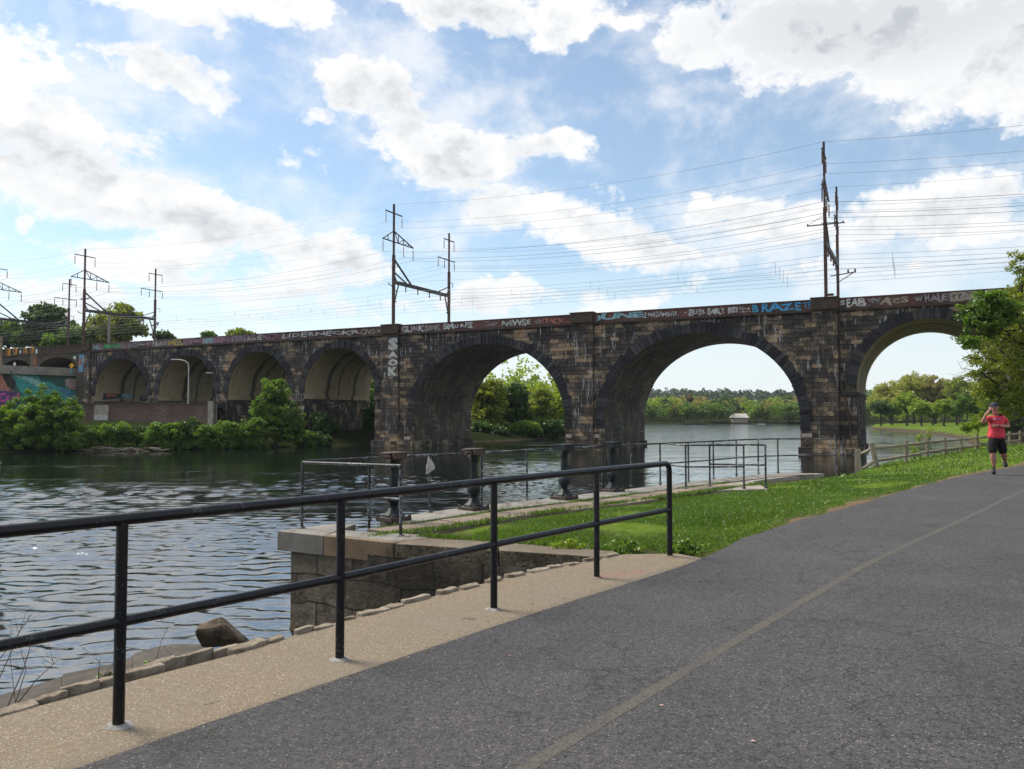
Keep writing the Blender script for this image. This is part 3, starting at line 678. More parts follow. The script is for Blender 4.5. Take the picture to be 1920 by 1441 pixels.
TXT = [ # text, px from, px to, colour, bottom frac, top frac, backing
 ('TNG', 172,186,'lb',.1,.8,None),('MASUI', 196,226,'gr',.05,.95,None),('EBO EMAKE', 241,283,'g',.1,.85,None),('PAUSE', 286,312,'w',.0,.95,None),('MET', 315,345,'y',.0,1,None),('ENORS', 349,378,'p',.1,.9,None),('SIM', 381,400,'lb',.0,.95,'g'),('KUSE', 404,430,'p',.1,.9,'p'),('ROBOT', 436,465,'p',.1,.9,'g'),('LOUSE', 468,492,'w',.1,.9,None),('NUTTY', 494,522,'p',.1,.9,None),
 ('LIDERNECKR', 530,674,'w',.12,.92,None),('GNOME', 678,721,'t',.05,.85,None),('GUNK', 754,795,'w',.05,.9,None),('SERK', 797,826,'g',.05,.85,None),('SMURFS', 832,886,'w',.12,.9,None),('///', 915,932,'g',.15,.75,None),
 ('NEWSE', 942,995,'w',.10,.85,None),('<>', 1003,1015,'g',.2,.7,None),('ITACK', 1018,1058,'o',.10,.85,None),('....', 1058,1070,'o',.10,.3,None),
 ('JUNE', 1116,1206,'lb',.02,.95,None),('2.MADAM>ViP.', 1208,1272,'w',.15,.8,None),('.', 1283,1287,'w',.35,.55,None),('BUSS', 1293,1321,'w',.1,.8,None),('EARLY', 1327,1360,'w',.1,.8,None),("80'S", 1364,1384,'w',.1,.8,None),('!!', 1387,1394,'w',.1,.8,None),('- -', 1396,1405,'w',.4,.6,None),
 ('BRAZE', 1408,1503,'b',.02,.95,None),('TRI', 1506,1526,'b',.15,.85,None),('SEAB', 1575,1622,'w',.08,.9,None),('<D?S', 1629,1649,'g',.3,.8,None),('ACS', 1652,1702,'t',.02,.92,None),('WHALE', 1712,1776,'g',.1,.9,None),('GOOK', 1784,1830,'t',.05,.95,'g'),('OUNCE', 1834,1898,'w',.05,.95,None)]
zb, zt = TOPW+.22, TOP-.08
for (s, x0, x1, c_, f0, f1, bk) in TXT:
    yy = 648-(x0-170)*.0625
    u0 = pix_u(x0, yy, -.1)[0]; u1 = pix_u(x1, 648-(x1-170)*.0625, -.1)[0]
    if bk:
        mb = MB(); vbox(mb, u0-.15, u1+.15, -.132, -.128, zb+.03, zt-.03); vb(mb, 'graffiti', GC[bk])
    if len(s) > 3: put_text(s, B(u0+.04, -.1345, zb+(zt-zb)*f0-.03), U, ZH, u1-u0, (zt-zb)*(f1-f0), GC['k'], 'graffiti', viaduct, off=.07, jit=.0)
    put_text(s, B(u0, -.137, zb+(zt-zb)*f0), U, ZH, u1-u0, (zt-zb)*(f1-f0), GC[c_], 'graffiti', viaduct, off=random.choice((.015,.03,.045)), jit=.30)
for k in range(70):      # faded tags and scribbles between the larger words
    u_ = random.uniform(-97, 14); z_ = random.uniform(zb+.1, zt-.15); mb = MB(); n_ = random.randint(5, 11); sz_ = random.uniform(.06, .18); pts = [B(u_+i*sz_*.6+random.gauss(0, sz_*.4), -.1395, min(zt, max(zb, z_+random.uniform(-1, 1)*sz_))) for i in range(n_)]
    r_ = random.uniform(.012, .024)
    for a_, b_ in zip(pts[:-1], pts[1:]):
        d_ = (b_-a_).normalized(); q_ = d_.cross(Vv).normalized()*r_; mb.add([a_-q_-d_*r_, b_-q_+d_*r_, b_+q_+d_*r_, a_+q_-d_*r_], [(0,1,2,3)])
    bm_ = mb
    vb(bm_, 'graffiti', GC[random.choice('wgpwglbto'.replace('lb','g'))] if True else None)
# vertical piece on the pier pilaster
for ch, y0, y1 in (('S',634,658),('A',660,672),('O',674,687),('K',689,706)):
    u0, z1_ = pix_u(727.5, y0, -.3); u1, _ = pix_u(746, y0, -.3); z0_ = pix_u(727.5, y1, -.3)[1]
    put_text(ch, B(u0-.10, -.287, z0_-.06), U, ZH, u1-u0+.2, z1_-z0_+.10, GC['k'], 'graffiti', viaduct, off=.11)
    put_text(ch, B(u0, -.293, z0_), U, ZH, u1-u0, z1_-z0_, GC['w'], 'graffiti', viaduct, off=.075)
# drips of whitewash
# ---- brick extension of the viaduct with two low arches (left of the stone arches)
ext = empty('brick_viaduct', B(-110, 0, 2)); tag(ext, 'brown brick railway viaduct with two low dark arches, left of the stone arches', 'viaduct')
def eb(mb, name, mats, **k):
    off = ext.location; mb.v = [tuple(Vector(p)-off) for p in mb.v]; return mb.build(name, mats, ext, **k)
mb = MB(); eprev = -150.0; EAR = []
for (xl, xr, xc, yc) in ((3,58,30,675),(72,143,108,670)):
    ul = pix_u(xl, 693, -.2)[0]; ur = pix_u(xr, 695, -.2)[0]; zc = pix_u(xc, yc, -.2)[1]; EAR.append((ul, ur, zc))
def q2(u0,z0,u1,z1,u2,z2,u3,z3):
    mb.add([B(u0,-.2,z0),B(u1,-.2,z1),B(u2,-.2,z2),B(u3,-.2,z3)], [(0,1,2,3)], [[(u0,z0),(u1,z1),(u2,z2),(u3,z3)]])
for (ul, ur, zc) in EAR+[(UL-.2, None, None)]:
    q2(eprev, 1, ul, 1, ul, TOPW, eprev, TOPW)
    if ur is None: break
    n_ = 20; zs = 8.3; cpts = [(ul, 1)]+[((ul+ur)/2-(ur-ul)/2*math.cos(math.pi*i/n_), zs+(zc-zs)*math.sin(math.pi*i/n_)) for i in range(n_+1)]+[(ur, 1)]
    for p, q in zip(cpts[1:-2], cpts[2:-1]): q2(p[0], p[1], q[0], q[1], q[0], TOPW, p[0], TOPW)
    for p, q in zip(cpts[:-1], cpts[1:]):
        mb.add([B(p[0],-.2,p[1]),B(p[0],WID,p[1]),B(q[0],WID,q[1]),B(q[0],-.2,q[1])], [(0,3,2,1)], [[(0,0),(1,0),(1,12),(0,12)]])
    eprev = ur
eb(mb, 'wall', M['oldbrick'])
mb = MB(); vbox(mb, -150, UL-.2, -.38, .2, TOPW, TOPW+.2); vbox(mb, -150, UL-.2, -.28, 0, TOPW+.2, TOP-.1); vbox(mb, -150, UL-.2, -.4, .15, TOP-.1, TOP+.02)
for k in range(34): vbox(mb, -150+1.5*k, -150+1.5*k+.18, -.34, -.28, TOPW+.2, TOP-.1)
eb(mb, 'parapet', M['cappier'])
mb = MB(); vbox(mb, -150, UL-.2, WID-.3, WID, 1, TOP); vbox(mb, -150, UL-.2, .3, WID-.31, TOPW-.4, TOPW+.1); eb(mb, 'deck', M['oldbrick'])
mb = MB(); u0 = pix_u(148,655,-.25)[0]; u1 = pix_u(157,655,-.25)[0]; vbox(mb, u0, u1, -.23, -.19, 7.7, 10.2); o = eb(mb, 'banner', flat('pale_blue_mural_paint', (.12,.30,.48))); 
mb = MB(); vbox(mb, u0+.1, u0+.55, -.26, -.235, 8.6, 9.6); eb(mb, 'banner', GC['o'])
# ---- retaining wall with mural and concrete capping in front of the brick arches
def wing(px, d): return D(px, 700, d)
W0 = Vector((wing(170,117).x, 117, 0)); W1 = Vector((wing(-60,105.5).x, 105.5, 0)); wd_ = (W1-W0).normalized(); wn = Vector((-wd_.y, wd_.x, 0)); wn = wn if wn.y < 0 else -wn
wall2 = empty('mural_wall', (W0.x, W0.y, 2)); tag(wall2, 'retaining wall painted with a teal and orange mural below a concrete road edge', 'wall')
def wq(mb, s0, s1, n0, n1, z0, z1):
    P = [W0+wd_*s_+wn*n_-Vector((W0.x, W0.y, 2))+Vector((0,0,z_)) for z_ in (z0, z1) for s_, n_ in ((s0,n0),(s1,n0),(s1,n1),(s0,n1))]
    mb.hexa([P[1],P[0],P[3],P[2],P[5],P[4],P[7],P[6]])
WL = (W1-W0).length
mb = MB(); wq(mb, 0, WL, 0, -.8, 1.0, 7.2); mb.build('wall', flat('dark_green_mural_paint', (.03,.13,.10)), wall2)
mb = MB(); wq(mb, -.5, WL, .55, -6, 7.2, 7.62); wq(mb, -.2, WL, .40, -.3, 7.62, 8.35); mb.build('road_edge', M['concrete'], wall2)
def wpt(px, py):       # pixel to (s,z) on the wall face
    r = ray(px, py); n_ = wn; t_ = (W0.dot(n_))/(Vector((r.x, r.y, 0)).dot(n_)); P = Vector((r.x*t_, r.y*t_, 0)); return (P-W0).dot(wd_), CZ+r.z*t_
def blob(pxs, mat, lift, name='mural_figure'):
    P = [wpt(*p) for p in pxs]; c3 = [W0+wd_*s_+wn*lift+Vector((0,0,z_))-Vector((W0.x, W0.y, 2)) for s_, z_ in P]
    bm = bmesh.new(); f_ = bm.faces.new([bm.verts.new(p) for p in c3]); bmesh.ops.triangulate(bm, faces=[f_]); me = bpy.data.meshes.new(name); bm.to_mesh(me); bm.free(); me.materials.append(mat); return link(name, me, wall2)
TE = flat('teal_mural_paint', (.05,.36,.33)); TL = flat('light_teal_mural_paint', (.30,.58,.55)); CO = flat('coral_mural_paint', (.50,.20,.14)); PK = flat('pale_pink_mural_paint', (.50,.36,.33)); PU = flat('violet_mural_paint', (.10,.06,.22)); BL = flat('blue_mural_paint', (.08,.26,.42)); MG = flat('magenta_mural_paint', (.65,.09,.33))
blob([(-40,699),(18,699),(28,720),(22,745),(10,760),(-40,760)], CO, .01)
blob([(4,703),(18,701),(30,716),(26,730),(14,724),(8,714)], flat('black_mural_paint', (.02,.02,.025)), .02)
blob([(20,700),(60,701),(72,706),(76,714),(60,716),(95,735),(90,750),(60,760),(40,735),(28,718)], TE, .012)
blob([(22,703),(55,706),(80,718),(98,733),(78,728),(50,715)], TL, .02)
blob([(78,715),(92,716),(106,723),(128,727),(142,733),(160,745),(158,758),(110,758),(95,740)], TE, .014)
blob([(108,726),(128,729),(143,737),(154,750),(138,748),(118,735)], BL, .022)
blob([(121,713),(127,710),(135,713),(143,710),(149,714),(151,724),(151,732),(146,731),(134,728),(124,724)], PK, .024)
blob([(-40,733),(0,731),(30,733),(36,750),(0,758),(-40,760)], PU, .025)
s0, z0_ = wpt(36, 756); s1, z1_ = wpt(-4, 733)
put_text('Curl', W0+wd_*s1+wn*.035+Vector((0,0,z0_+.2)), -wd_, ZH, s1-s0, z1_-z0_-.3, MG, 'mural_lettering', wall2, off=.05)
# ---- brick river wall in front of the land arches + fill (road) behind it
rw = empty('brick_river_wall', B(-84, -2.2, 0)); tag(rw, 'low reddish brick wall running along the far riverbank below the arches', 'wall')
mb = MB()
def rbox(mb, *a):
    k = len(mb.v); vbox(mb, *a); mb.v[k:] = [tuple(Vector(p)-rw.location) for p in mb.v[k:]]
rbox(mb, -99.5, -70.6, -2.4, -2.0, -.5, 3.15); mb.build('wall', M['brick'], rw)
mb = MB(); rbox(mb, -99.5, -70.5, -2.5, -1.9, 3.15, 3.33); mb.build('coping', M['cappier'], rw)
mb = MB(); rbox(mb, -71.4, -70.5, -2.55, -1.9, -.5, 3.45); u0 = pix_u(178,760,-2.4)[0]; u1 = pix_u(204,760,-2.4)[0]; rbox(mb, u0, u1, -2.47, -2.3, -.5, 3.1); mb.build('pier', M['concrete'], rw)
mb = MB(); rbox(mb, u0, u1, -2.52, -2.46, .5, 1.75); mb.build('painted_patch', flat('white_overpaint', (.36,.37,.38)), rw)
rd = MB(); k = len(rd.v); vbox(rd, -99.5, -71, -1.99, WID+12, 2.6, 3.1); road = rd.build('road', ma); tag(road, kind='structure')
# painted signs on the inner wall of the leftmost stone arch
def jam(vz, mat, lift):
    P = [B(-96.3+lift, v_, z_)-viaduct.location for v_, z_ in vz]; bm = bmesh.new(); f_ = bm.faces.new([bm.verts.new(p) for p in P]); bmesh.ops.triangulate(bm, faces=[f_]); me = bpy.data.meshes.new('wall_painting'); bm.to_mesh(me); bm.free(); me.materials.append(mat); link('wall_painting', me, viaduct)
jam([(1.0,3.7),(1.2,5.6),(5.2,5.05),(5.6,4.3),(5.0,4.2)], GC['t'], .03); jam([(1.2,3.85),(1.35,5.4),(5.0,4.95),(5.3,4.35)], flat('dark_green_sign_paint', (.02,.05,.04)), .04)
jam([(1.7,4.3),(1.75,5.0),(3.4,4.85),(3.4,4.35)], GC['o'], .05); jam([(4.2,4.35),(4.3,4.85),(5.6,4.95),(5.9,4.5),(5.5,4.2)], GC['lb'], .055)
jam([(7.2,3.8),(7.4,4.8),(9.5,5.1),(11.6,4.9),(11.6,4.0)], flat('dark_blue_sign_paint', (.03,.035,.06)), .03)
put_text('ONGRIFT', B(-96.26,7.7,4.15), Vv, ZH, 3.5, .5, GC['t'], 'wall_lettering', viaduct, off=.03, jit=.15)

# ================================================================ catenary gantries and wires
mrust, t, b = new_mat('rusty_steel'); v = coord(t, 'Object'); f = noise(t, v, 3, 5, .7)
setp(t, b, Base_Color=mix(t, mr(t, f, .35, .65), (.040,.024,.021), (.095,.042,.030)), Roughness=.8)
mdark = plain('dark_steel', (.030,.026,.028), .6, nscale=4)
mins = plain('brown_insulator', (.055,.035,.03), .35)
GU = [pix_u(738, 611)[0], None, None, None]
GU = [(pix_u(738,611,0.2)[0], 1), (pix_u(157,642,.2)[0], 2), (pix_u(1549,560,.2)[0], 0)]
sp = GU[0][0]-GU[1][0]; GU.append((pix_u(128, 640, 12.05)[0], 3))
def gantry(u0, style):
    g_ = empty('catenary_gantry', B(u0, .15, TOP-.8), BANG); z0 = .8   # local: x along track, y across, z up
    def L(y, h, x=0.0): return Vector((x, y, z0+h))
    W_ = 11.9
    mb = MB(); mb.bar(L(0,-1.6), L(0,8), .30, .26); mb.bar(L(0,8), L(0,13.8), .20, .18); mb.build('pole', mrust, g_)
    mb = MB(); mb.bar(L(W_,-1.6), L(W_,8), .28, .26); mb.bar(L(W_,8), L(W_,12.9), .18, .17); mb.build('pole', mrust, g_)
    mb = MB(); mb.bar(L(0,4.95), L(W_,4.95), .24, .40); mb.build('beam', mdark, g_)
    for a_, b2, q_ in ((L(0,7.6), L(3.5,5.1), .16),(L(0,6.1), L(2.6,5.1), .13),(L(W_,6.1), L(W_-2.6,5.1), .11)):
        mb = MB(); mb.bar(a_, b2, q_); mb.build('brace', mdark, g_)
    for y_, s_ in ((0,1),(W_,-1)):
        mb = MB()
        mb.bar(L(y_,2.6), L(y_+s_*.55,2.8), .10); mb.bar(L(y_+s_*.15,2.6), L(y_+s_*.95,4.75), .12); mb.bar(L(y_+s_*.1,4.0), L(y_+s_*.6,4.0), .10); mb.bar(L(y_,5.9), L(y_+s_*.6,5.0), .12)
        mb.build('knee_brace', mdark, g_)
    mb = MB(); mb.bar(L(-1.6,12.75), L(1.6,12.75), .12, .11); mb.build('crossarm', mdark, g_)
    mb = MB(); mb.bar(L(W_-1.25,12.0), L(W_+1.25,12.0), .11); mb.build('crossarm', mdark, g_)
    mb = MB(); mb.bar(L(W_-2.6,9.45), L(W_+1.35,9.45), .11); mb.build('crossarm', mdark, g_)
    mb = MB()
    mb.bar(L(-2.1,9.5), L(3.9,9.5), .11); mb.bar(L(0,10.75), L(-2.1,9.5), .10); mb.bar(L(0,10.75), L(3.9,9.5), .10)
    for a_, b2 in ((-1.1,None),(.9,None),(1.9,None),(2.9,None)):
        hh = 9.5+1.25*(1-abs(a_)/(2.1 if a_ < 0 else 3.9)); mb.bar(L(a_,9.5), L(a_,hh), .07)
    mb.bar(L(.2,10.6), L(.9,9.5), .07); mb.bar(L(.9,9.5), L(1.9,10.1), .07); mb.bar(L(1.9,9.5), L(2.9,9.85), .06); mb.build('truss_arm', mdark, g_)
    for y_, h_, l_ in ((-1.55,12.7,1.3),(1.55,12.7,1.3),(-2.05,9.4,1.4),(1.9,9.4,1.4),(3.85,9.4,1.4),(W_-1.2,11.95,1.2),(W_+1.2,11.95,1.2),(W_-2.55,9.4,1.1),(W_-1.1,9.4,1.1),(W_+1.3,9.4,1.1)):
        mb = MB(); mb.tube([L(y_,h_), L(y_,h_-.25)], .02, 6)
        prof = []
        for k in range(8): zz = -.2-(l_-.2)*k/8; prof += [(.045, zz), (.085, zz-.05), (.045, zz-.08)]
        c_ = L(y_, h_); mb.lathe([(r_, z_) for r_, z_ in prof], c_, 6); mb.build('insulator', mins, g_)
    for y_ in (2.4,4.9,7.4,9.9): mb = MB(); mb.lathe([(.05,0.1),(.09,-.15),(.05,-.3),(.09,-.45),(.04,-.6)], L(y_,4.7), 6); mb.build('insulator', mins, g_)
    mb = MB(); mb.bar(L(-.9,4.55), L(0,4.4), .07); mb.tube([L(-.9,4.55), L(-.9,4.75)], .05, 6); mb.build('bracket', mdark, g_)
    mb = MB(); mb.bar(L(-.2,6.6,-.3), L(-.1,6.6,1.0), .05); mb.build('bracket', mdark, g_)
    mb = MB(); mb.bar(L(W_,6.7), L(W_+.9,6.65), .06); mb.bar(L(W_+.9,6.65), L(W_+.9,6.1), .05); mb.build('bracket', mdark, g_)
    if style in (0, 2):
        mb = MB(); x_ = 1.45 if style == 0 else .9; mb.bar(L(.1,6.55,-x_), L(.1,6.55,x_*1.1), .09); mb.tube([L(.1,6.5,-x_), L(.1,6.75,-x_)], .05, 6); mb.tube([L(.1,6.5,x_), L(.1,6.75,x_)], .05, 6); mb.tube([L(0,7.4), L(.1,6.6,-x_)], .02, 5); mb.build('crossarm', mdark, g_)
        mb = MB(); x_ = 1.6 if style == 0 else .8; mb.bar(L(W_,3.9,-.7), L(W_,4.15,x_), .09); mb.bar(L(W_,3.2), L(W_,4.1,x_*.9), .07); 
        for q_ in (.6, 1.0): mb.tube([L(W_,4.1,x_*q_), L(W_,4.45,x_*q_)], .09, 6)
        mb.build('bracket', mdark, g_)
    if style == 0:
        mb = MB(); mb.box(L(-.1,.35,.35), (.55,.3,.18)); mb.box(L(W_-.35,1.6), (.2,.25,.8)); mb.box(L(W_-.3,3.1), (.2,.2,.6)); mb.build('equipment_box', mrust, g_)
    return g_
GLAB = {0:'tallest rusty steel catenary gantry seen nearly edge-on, between the two right-hand arches', 1:'rusty steel catenary gantry with triangular arm, above the pier left of centre', 2:'catenary gantry standing in front of the treetops at the left end of the stone arches', 3:'partly cropped catenary gantry at the left edge of the photo'}
for u_, st_ in GU:
    g_ = gantry(u_, st_); tag(g_, GLAB[st_], 'gantry', 'catenary gantries on the viaduct')
mwire = plain('dark_wire', (.10,.11,.125), .5)
us = sorted([x_[0] for x_ in GU]); us = [us[0]-45]+us+[us[-1]+52, us[-1]+104]
def wire(y_, h_, sag, r_, label, grp, droppers=None):
    mb = MB(); pts = []
    for a_, b2 in zip(us[:-1], us[1:]):
        for k in range(16):
            s_ = k/16; pts.append(B(a_+(b2-a_)*s_, .15+y_, TOP+h_-sag*4*s_*(1-s_)*((b2-a_)/55)**1.0))
    pts.append(B(us[-1], .15+y_, TOP+h_)); o0 = pts[0].copy()
    mb.tube([p-o0 for p in pts], r_*.56, 5); 
    if droppers:
        for a_, b2 in zip(us[:-1], us[1:]):
            n_ = max(2, int((b2-a_)/9))
            for k in range(n_):
                s_ = (k+.5)/n_; z_ = TOP+h_-sag*4*s_*(1-s_)*((b2-a_)/55); mb.bar(B(a_+(b2-a_)*s_, .15+y_, z_)-o0, B(a_+(b2-a_)*s_, .15+y_, TOP+droppers)-o0, .02)
    o = mb.build('overhead_wire', mwire, None); o.location = o0
    return tag(o, label, 'wire', grp)
wire(0, 13.8, 1.3, .022, 'topmost thin sky wire running between the tall pole tips of the gantries', 'power wires strung between gantries')
wire(11.9, 12.9, 1.2, .020, 'thin wire joining the tips of the shorter rear gantry poles', 'power wires strung between gantries')
for y_, h_ in ((-1.55,11.4),(1.55,11.4),(10.7,10.75),(13.1,10.75)):
    wire(y_, h_, 1.4, .020, 'fine wire hung from the ends of the upper gantry crossarms', 'fine upper wires')
for y_, h_ in ((-2.05,8.0),(1.9,8.0),(3.85,8.0)):
    wire(y_, h_, 1.5, .032, 'thick power wire hung below the triangular arms of the gantries', 'thick wires under the triangular arms')
for y_, h_ in ((9.35,8.3),(10.8,8.3),(13.2,8.3)):
    wire(y_, h_, 1.5, .026, 'power wire hung from the lower crossarms of the rear gantry poles', 'wires under the rear crossarms')
for y_ in (2.4,4.9,7.4,9.9):
    wire(y_, 4.3, .9, .022, 'catenary wire with short droppers hung below the gantry beams', 'catenary wires over the tracks', 2.9)
    wire(y_, 2.9, .05, .022, 'lowest taut contact wire just above the parapet', 'contact wires over the tracks')
wire(-.9, 4.8, .8, .018, 'thin signal wire on the short front brackets of the gantries', 'power wires strung between gantries')

# ================================================================ foreground railing
mrail, t, b = new_mat('black_rail_paint'); v = coord(t, 'Object')
n1_ = noise(t, v, 55, 4, .75); n2_ = noise(t, v, 6, 4, .6)
chip = mr(t, mth(t, 'ADD', mth(t, 'MULTIPLY', n1_, .75), mth(t, 'MULTIPLY', n2_, .35)), .62, .68)
setp(t, b, Base_Color=mix(t, mth(t, 'MULTIPLY', chip, .38), (.0055,.006,.0085), (.16,.165,.18)), Roughness=.34, Specular_IOR_Level=.32, Normal=bump(t, n1_, .15, .004))
mrail2, t, b = new_mat('chipped_rail_paint'); v = coord(t, 'Object')
n1_ = noise(t, v, 26, 5, .75); n2_ = noise(t, v, 3, 4, .6)
chip = mr(t, mth(t, 'ADD', mth(t, 'MULTIPLY', n1_, .7), mth(t, 'MULTIPLY', n2_, .45)), .60, .64)
setp(t, b, Base_Color=mix(t, mth(t, 'MULTIPLY', chip, .85), (.010,.011,.013), (.22,.24,.26)), Roughness=.55)
mgrout = plain('grout', (.20,.195,.185), .9, nscale=30, var=.3)
rail = empty('pipe_railing', G(222,1360,0)); tag(rail, 'black painted pipe railing with two rails along the near edge of the path', 'railing')
base = [G(x, y, 0) for x, y in ((222,1360),(637,1235),(926,1141),(1119,1082),(1256,1042))]
b0 = base[0]+(base[0]-base[1])*1.0; bm1 = b0+(base[0]-base[1]); bm2 = bm1+(base[0]-base[1])
allp = [bm2, bm1, b0]+base; RO = rail.location; HT, HM = 1.045, .525
def ltube(mb, pts, r_, n=12, off=None): mb.tube([Vector(p)-(off if off is not None else RO) for p in pts], r_, n)
tops = [p+Vector((0,0,HT)) for p in allp]; mids = [p+Vector((0,0,HM)) for p in allp]
mb = MB(); e = (tops[-1]-tops[-2]).normalized(); arc = [tops[-1]-e*.09+Vector((0,0,0))]
for k in range(1, 6): a_ = math.pi/2*k/5; arc.append(tops[-1]-e*.09+e*.09*math.sin(a_)+Vector((0,0,-.09*(1-math.cos(a_)))))
ltube(mb, tops[:-1]+arc+[allp[-1]-Vector((0,0,.02))], .031, 16); mb.build('top_rail', mrail, rail, smooth=50)
mb = MB(); ltube(mb, mids, .028, 16); mb.build('mid_rail', mrail, rail, smooth=50)
for p in allp[:-1]:
    mb = MB(); ltube(mb, [p-Vector((0,0,.02)), p+Vector((0,0,HT))], .029, 16); ltube(mb, [p+Vector((0,0,HM-.03)), p+Vector((0,0,HM+.03))], .0315, 16); mb.build('post', mrail, rail, smooth=50)
for i, p in enumerate(allp):
    mb = MB(); pr_ = []; n_ = 14; V = []
    rad = [random.uniform(.055, .085) for _ in range(n_)]
    V = [(p-RO)+Vector((rad[k]*math.cos(2*math.pi*k/n_), rad[k]*math.sin(2*math.pi*k/n_), .001)) for k in range(n_)]+[(p-RO)+Vector((.035*math.cos(2*math.pi*k/n_), .035*math.sin(2*math.pi*k/n_), .014)) for k in range(n_)]
    mb.add(V, [(k, (k+1) % n_, n_+(k+1) % n_, n_+k) for k in range(n_)]+[tuple(range(n_, 2*n_))]); mb.build('grout_collar', mgrout if i not in (6, 7) else mc, rail)

# ================================================================ quay wall under the strip, stones
mstone, t, b = new_mat('rubble_stone'); v = coord(t, 'Object'); g = nd(t, 'ObjectInfo').outputs['Random']
f = noise(t, v, 9, 6, .7)
c = mix(t, mr(t, f, .3, .7), (.075,.055,.036), (.30,.25,.19)); c = mix(t, mth(t, 'MULTIPLY', g, .45), c, (.33,.29,.235)); setp(t, b, Base_Color=c, Roughness=.9, Specular_IOR_Level=.2, Normal=bump(t, f, .8, .02))
quay = empty('quay_wall', (SE[3][0], SE[3][1], -.5)); tag(quay, 'rubble stone quay wall below the tan concrete strip beside the path', 'wall')
QO = quay.location; mb = MB()
pts2 = [p for p in SE]; s_ = 0
for a_, b2 in zip(pts2[:-1], pts2[1:]):
    L = math.hypot(b2[0]-a_[0], b2[1]-a_[1])
    mb.add([Vector((a_[0],a_[1],-3.2))-QO, Vector((b2[0],b2[1],-3.2))-QO, Vector((b2[0],b2[1],-.015))-QO, Vector((a_[0],a_[1],-.015))-QO], [(3,2,1,0)], [[(s_,-.015),(s_+L,-.015),(s_+L,-3.2),(s_,-3.2)]]); s_ += L
mb.build('wall', M['quaystone'], quay)
def rock_mesh(size, seed, npts=16, jag=.25, flatz=1.0, mat=None, name='rock'):
    r_ = random.Random(seed); bm = bmesh.new()
    for _ in range(npts):
        d = Vector((r_.gauss(0,1), r_.gauss(0,1), r_.gauss(0,1))).normalized()
        d = Vector([max(-.75, min(.75, q)) for q in d])
        bm.verts.new((d.x*size[0]*r_.uniform(.9,1.05), d.y*size[1]*r_.uniform(.9,1.05), d.z*size[2]*flatz*r_.uniform(.9,1.05)))
    bmesh.ops.convex_hull(bm, input=bm.verts[:])
    geom = [v_ for v_ in bm.verts if not v_.link_faces]; bmesh.ops.delete(bm, geom=geom, context='VERTS')
    bmesh.ops.bevel(bm, geom=bm.edges[:], offset=min(size)*.10, segments=2, profile=.6, affect='EDGES')
    me = bpy.data.meshes.new(name); bm.to_mesh(me); bm.free(); me.materials.append(mat); return me
def block_mesh(size, seed, mat):      # rough elongated quarry stone
    r_ = random.Random(seed); bm = bmesh.new(); bmesh.ops.create_cube(bm, size=1); bmesh.ops.subdivide_edges(bm, edges=[e for e in bm.edges if abs(e.verts[0].co.x-e.verts[1].co.x) > .5], cuts=4)
    for v_ in bm.verts:
        tp_ = .80+.2*(1-abs(v_.co.x*2)**3); v_.co = Vector((v_.co.x*size[0]*r_.uniform(.93, 1.04), v_.co.y*size[1]*tp_*r_.uniform(.85, 1.12), v_.co.z*size[2]*r_.uniform(.8, 1.12)))
    bmesh.ops.bevel(bm, geom=bm.edges[:], offset=min(size)*.16, segments=2, profile=.55, affect='EDGES')
    me = bpy.data.meshes.new('edge_stone'); bm.to_mesh(me); bm.free(); me.materials.append(mat); return me
# stones set along the edge of the strip
edge = [Vector((p[0], p[1], 0)) for p in SE[2:]]
cum = [0]
for a_, b2 in zip(edge[:-1], edge[1:]): cum.append(cum[-1]+(b2-a_).length)
def edge_at(d):
    for i in range(len(cum)-1):
        if d <= cum[i+1]: return edge[i].lerp(edge[i+1], (d-cum[i])/(cum[i+1]-cum[i])), (edge[i+1]-edge[i]).normalized()
    return edge[-1], (edge[-1]-edge[-2]).normalized()
for i, (px, py, ln, wd2) in enumerate(((25,1330,.30,.11),(90,1308,.26,.10),(150,1290,.2,.09),(205,1275,.12,.07),(262,1262,.30,.12),(300,1243,.26,.09),(338,1233,.14,.08),(375,1226,.2,.08),(425,1218,.2,.08),(463,1214,.26,.11),(515,1200,.14,.07),(570,1183,.2,.09),(604,1175,.24,.10),(650,1160,.18,.07),(700,1147,.3,.10),(735,1137,.26,.10),(780,1124,.3,.09),(838,1109,.30,.10),(880,1100,.26,.08),(925,1088,.2,.09),(965,1078,.3,.09),(1010,1068,.28,.10),(1040,1062,.22,.08),(1072,1056,.24,.12),(1110,1049,.24,.09),(1145,1041,.24,.09))):
    p = G(px, py, .0)-Vector((0,0,random.uniform(.005,.028))); _, dr = edge_at(min(cum[-1]-.01, min(range(0, int(cum[-1]*20)), key=lambda k: (edge_at(k/20)[0]-p).length)/20))
    o = link('edge_stone', block_mesh((ln*random.uniform(.78,1.12), wd2*random.uniform(.6,1.05), .085), 100+i, mstone), quay); o.location = p-QO; o.rotation_euler = (random.uniform(-.1,.1), random.uniform(-.04,.04), math.atan2(dr.y, dr.x)+random.uniform(-.13,.13))
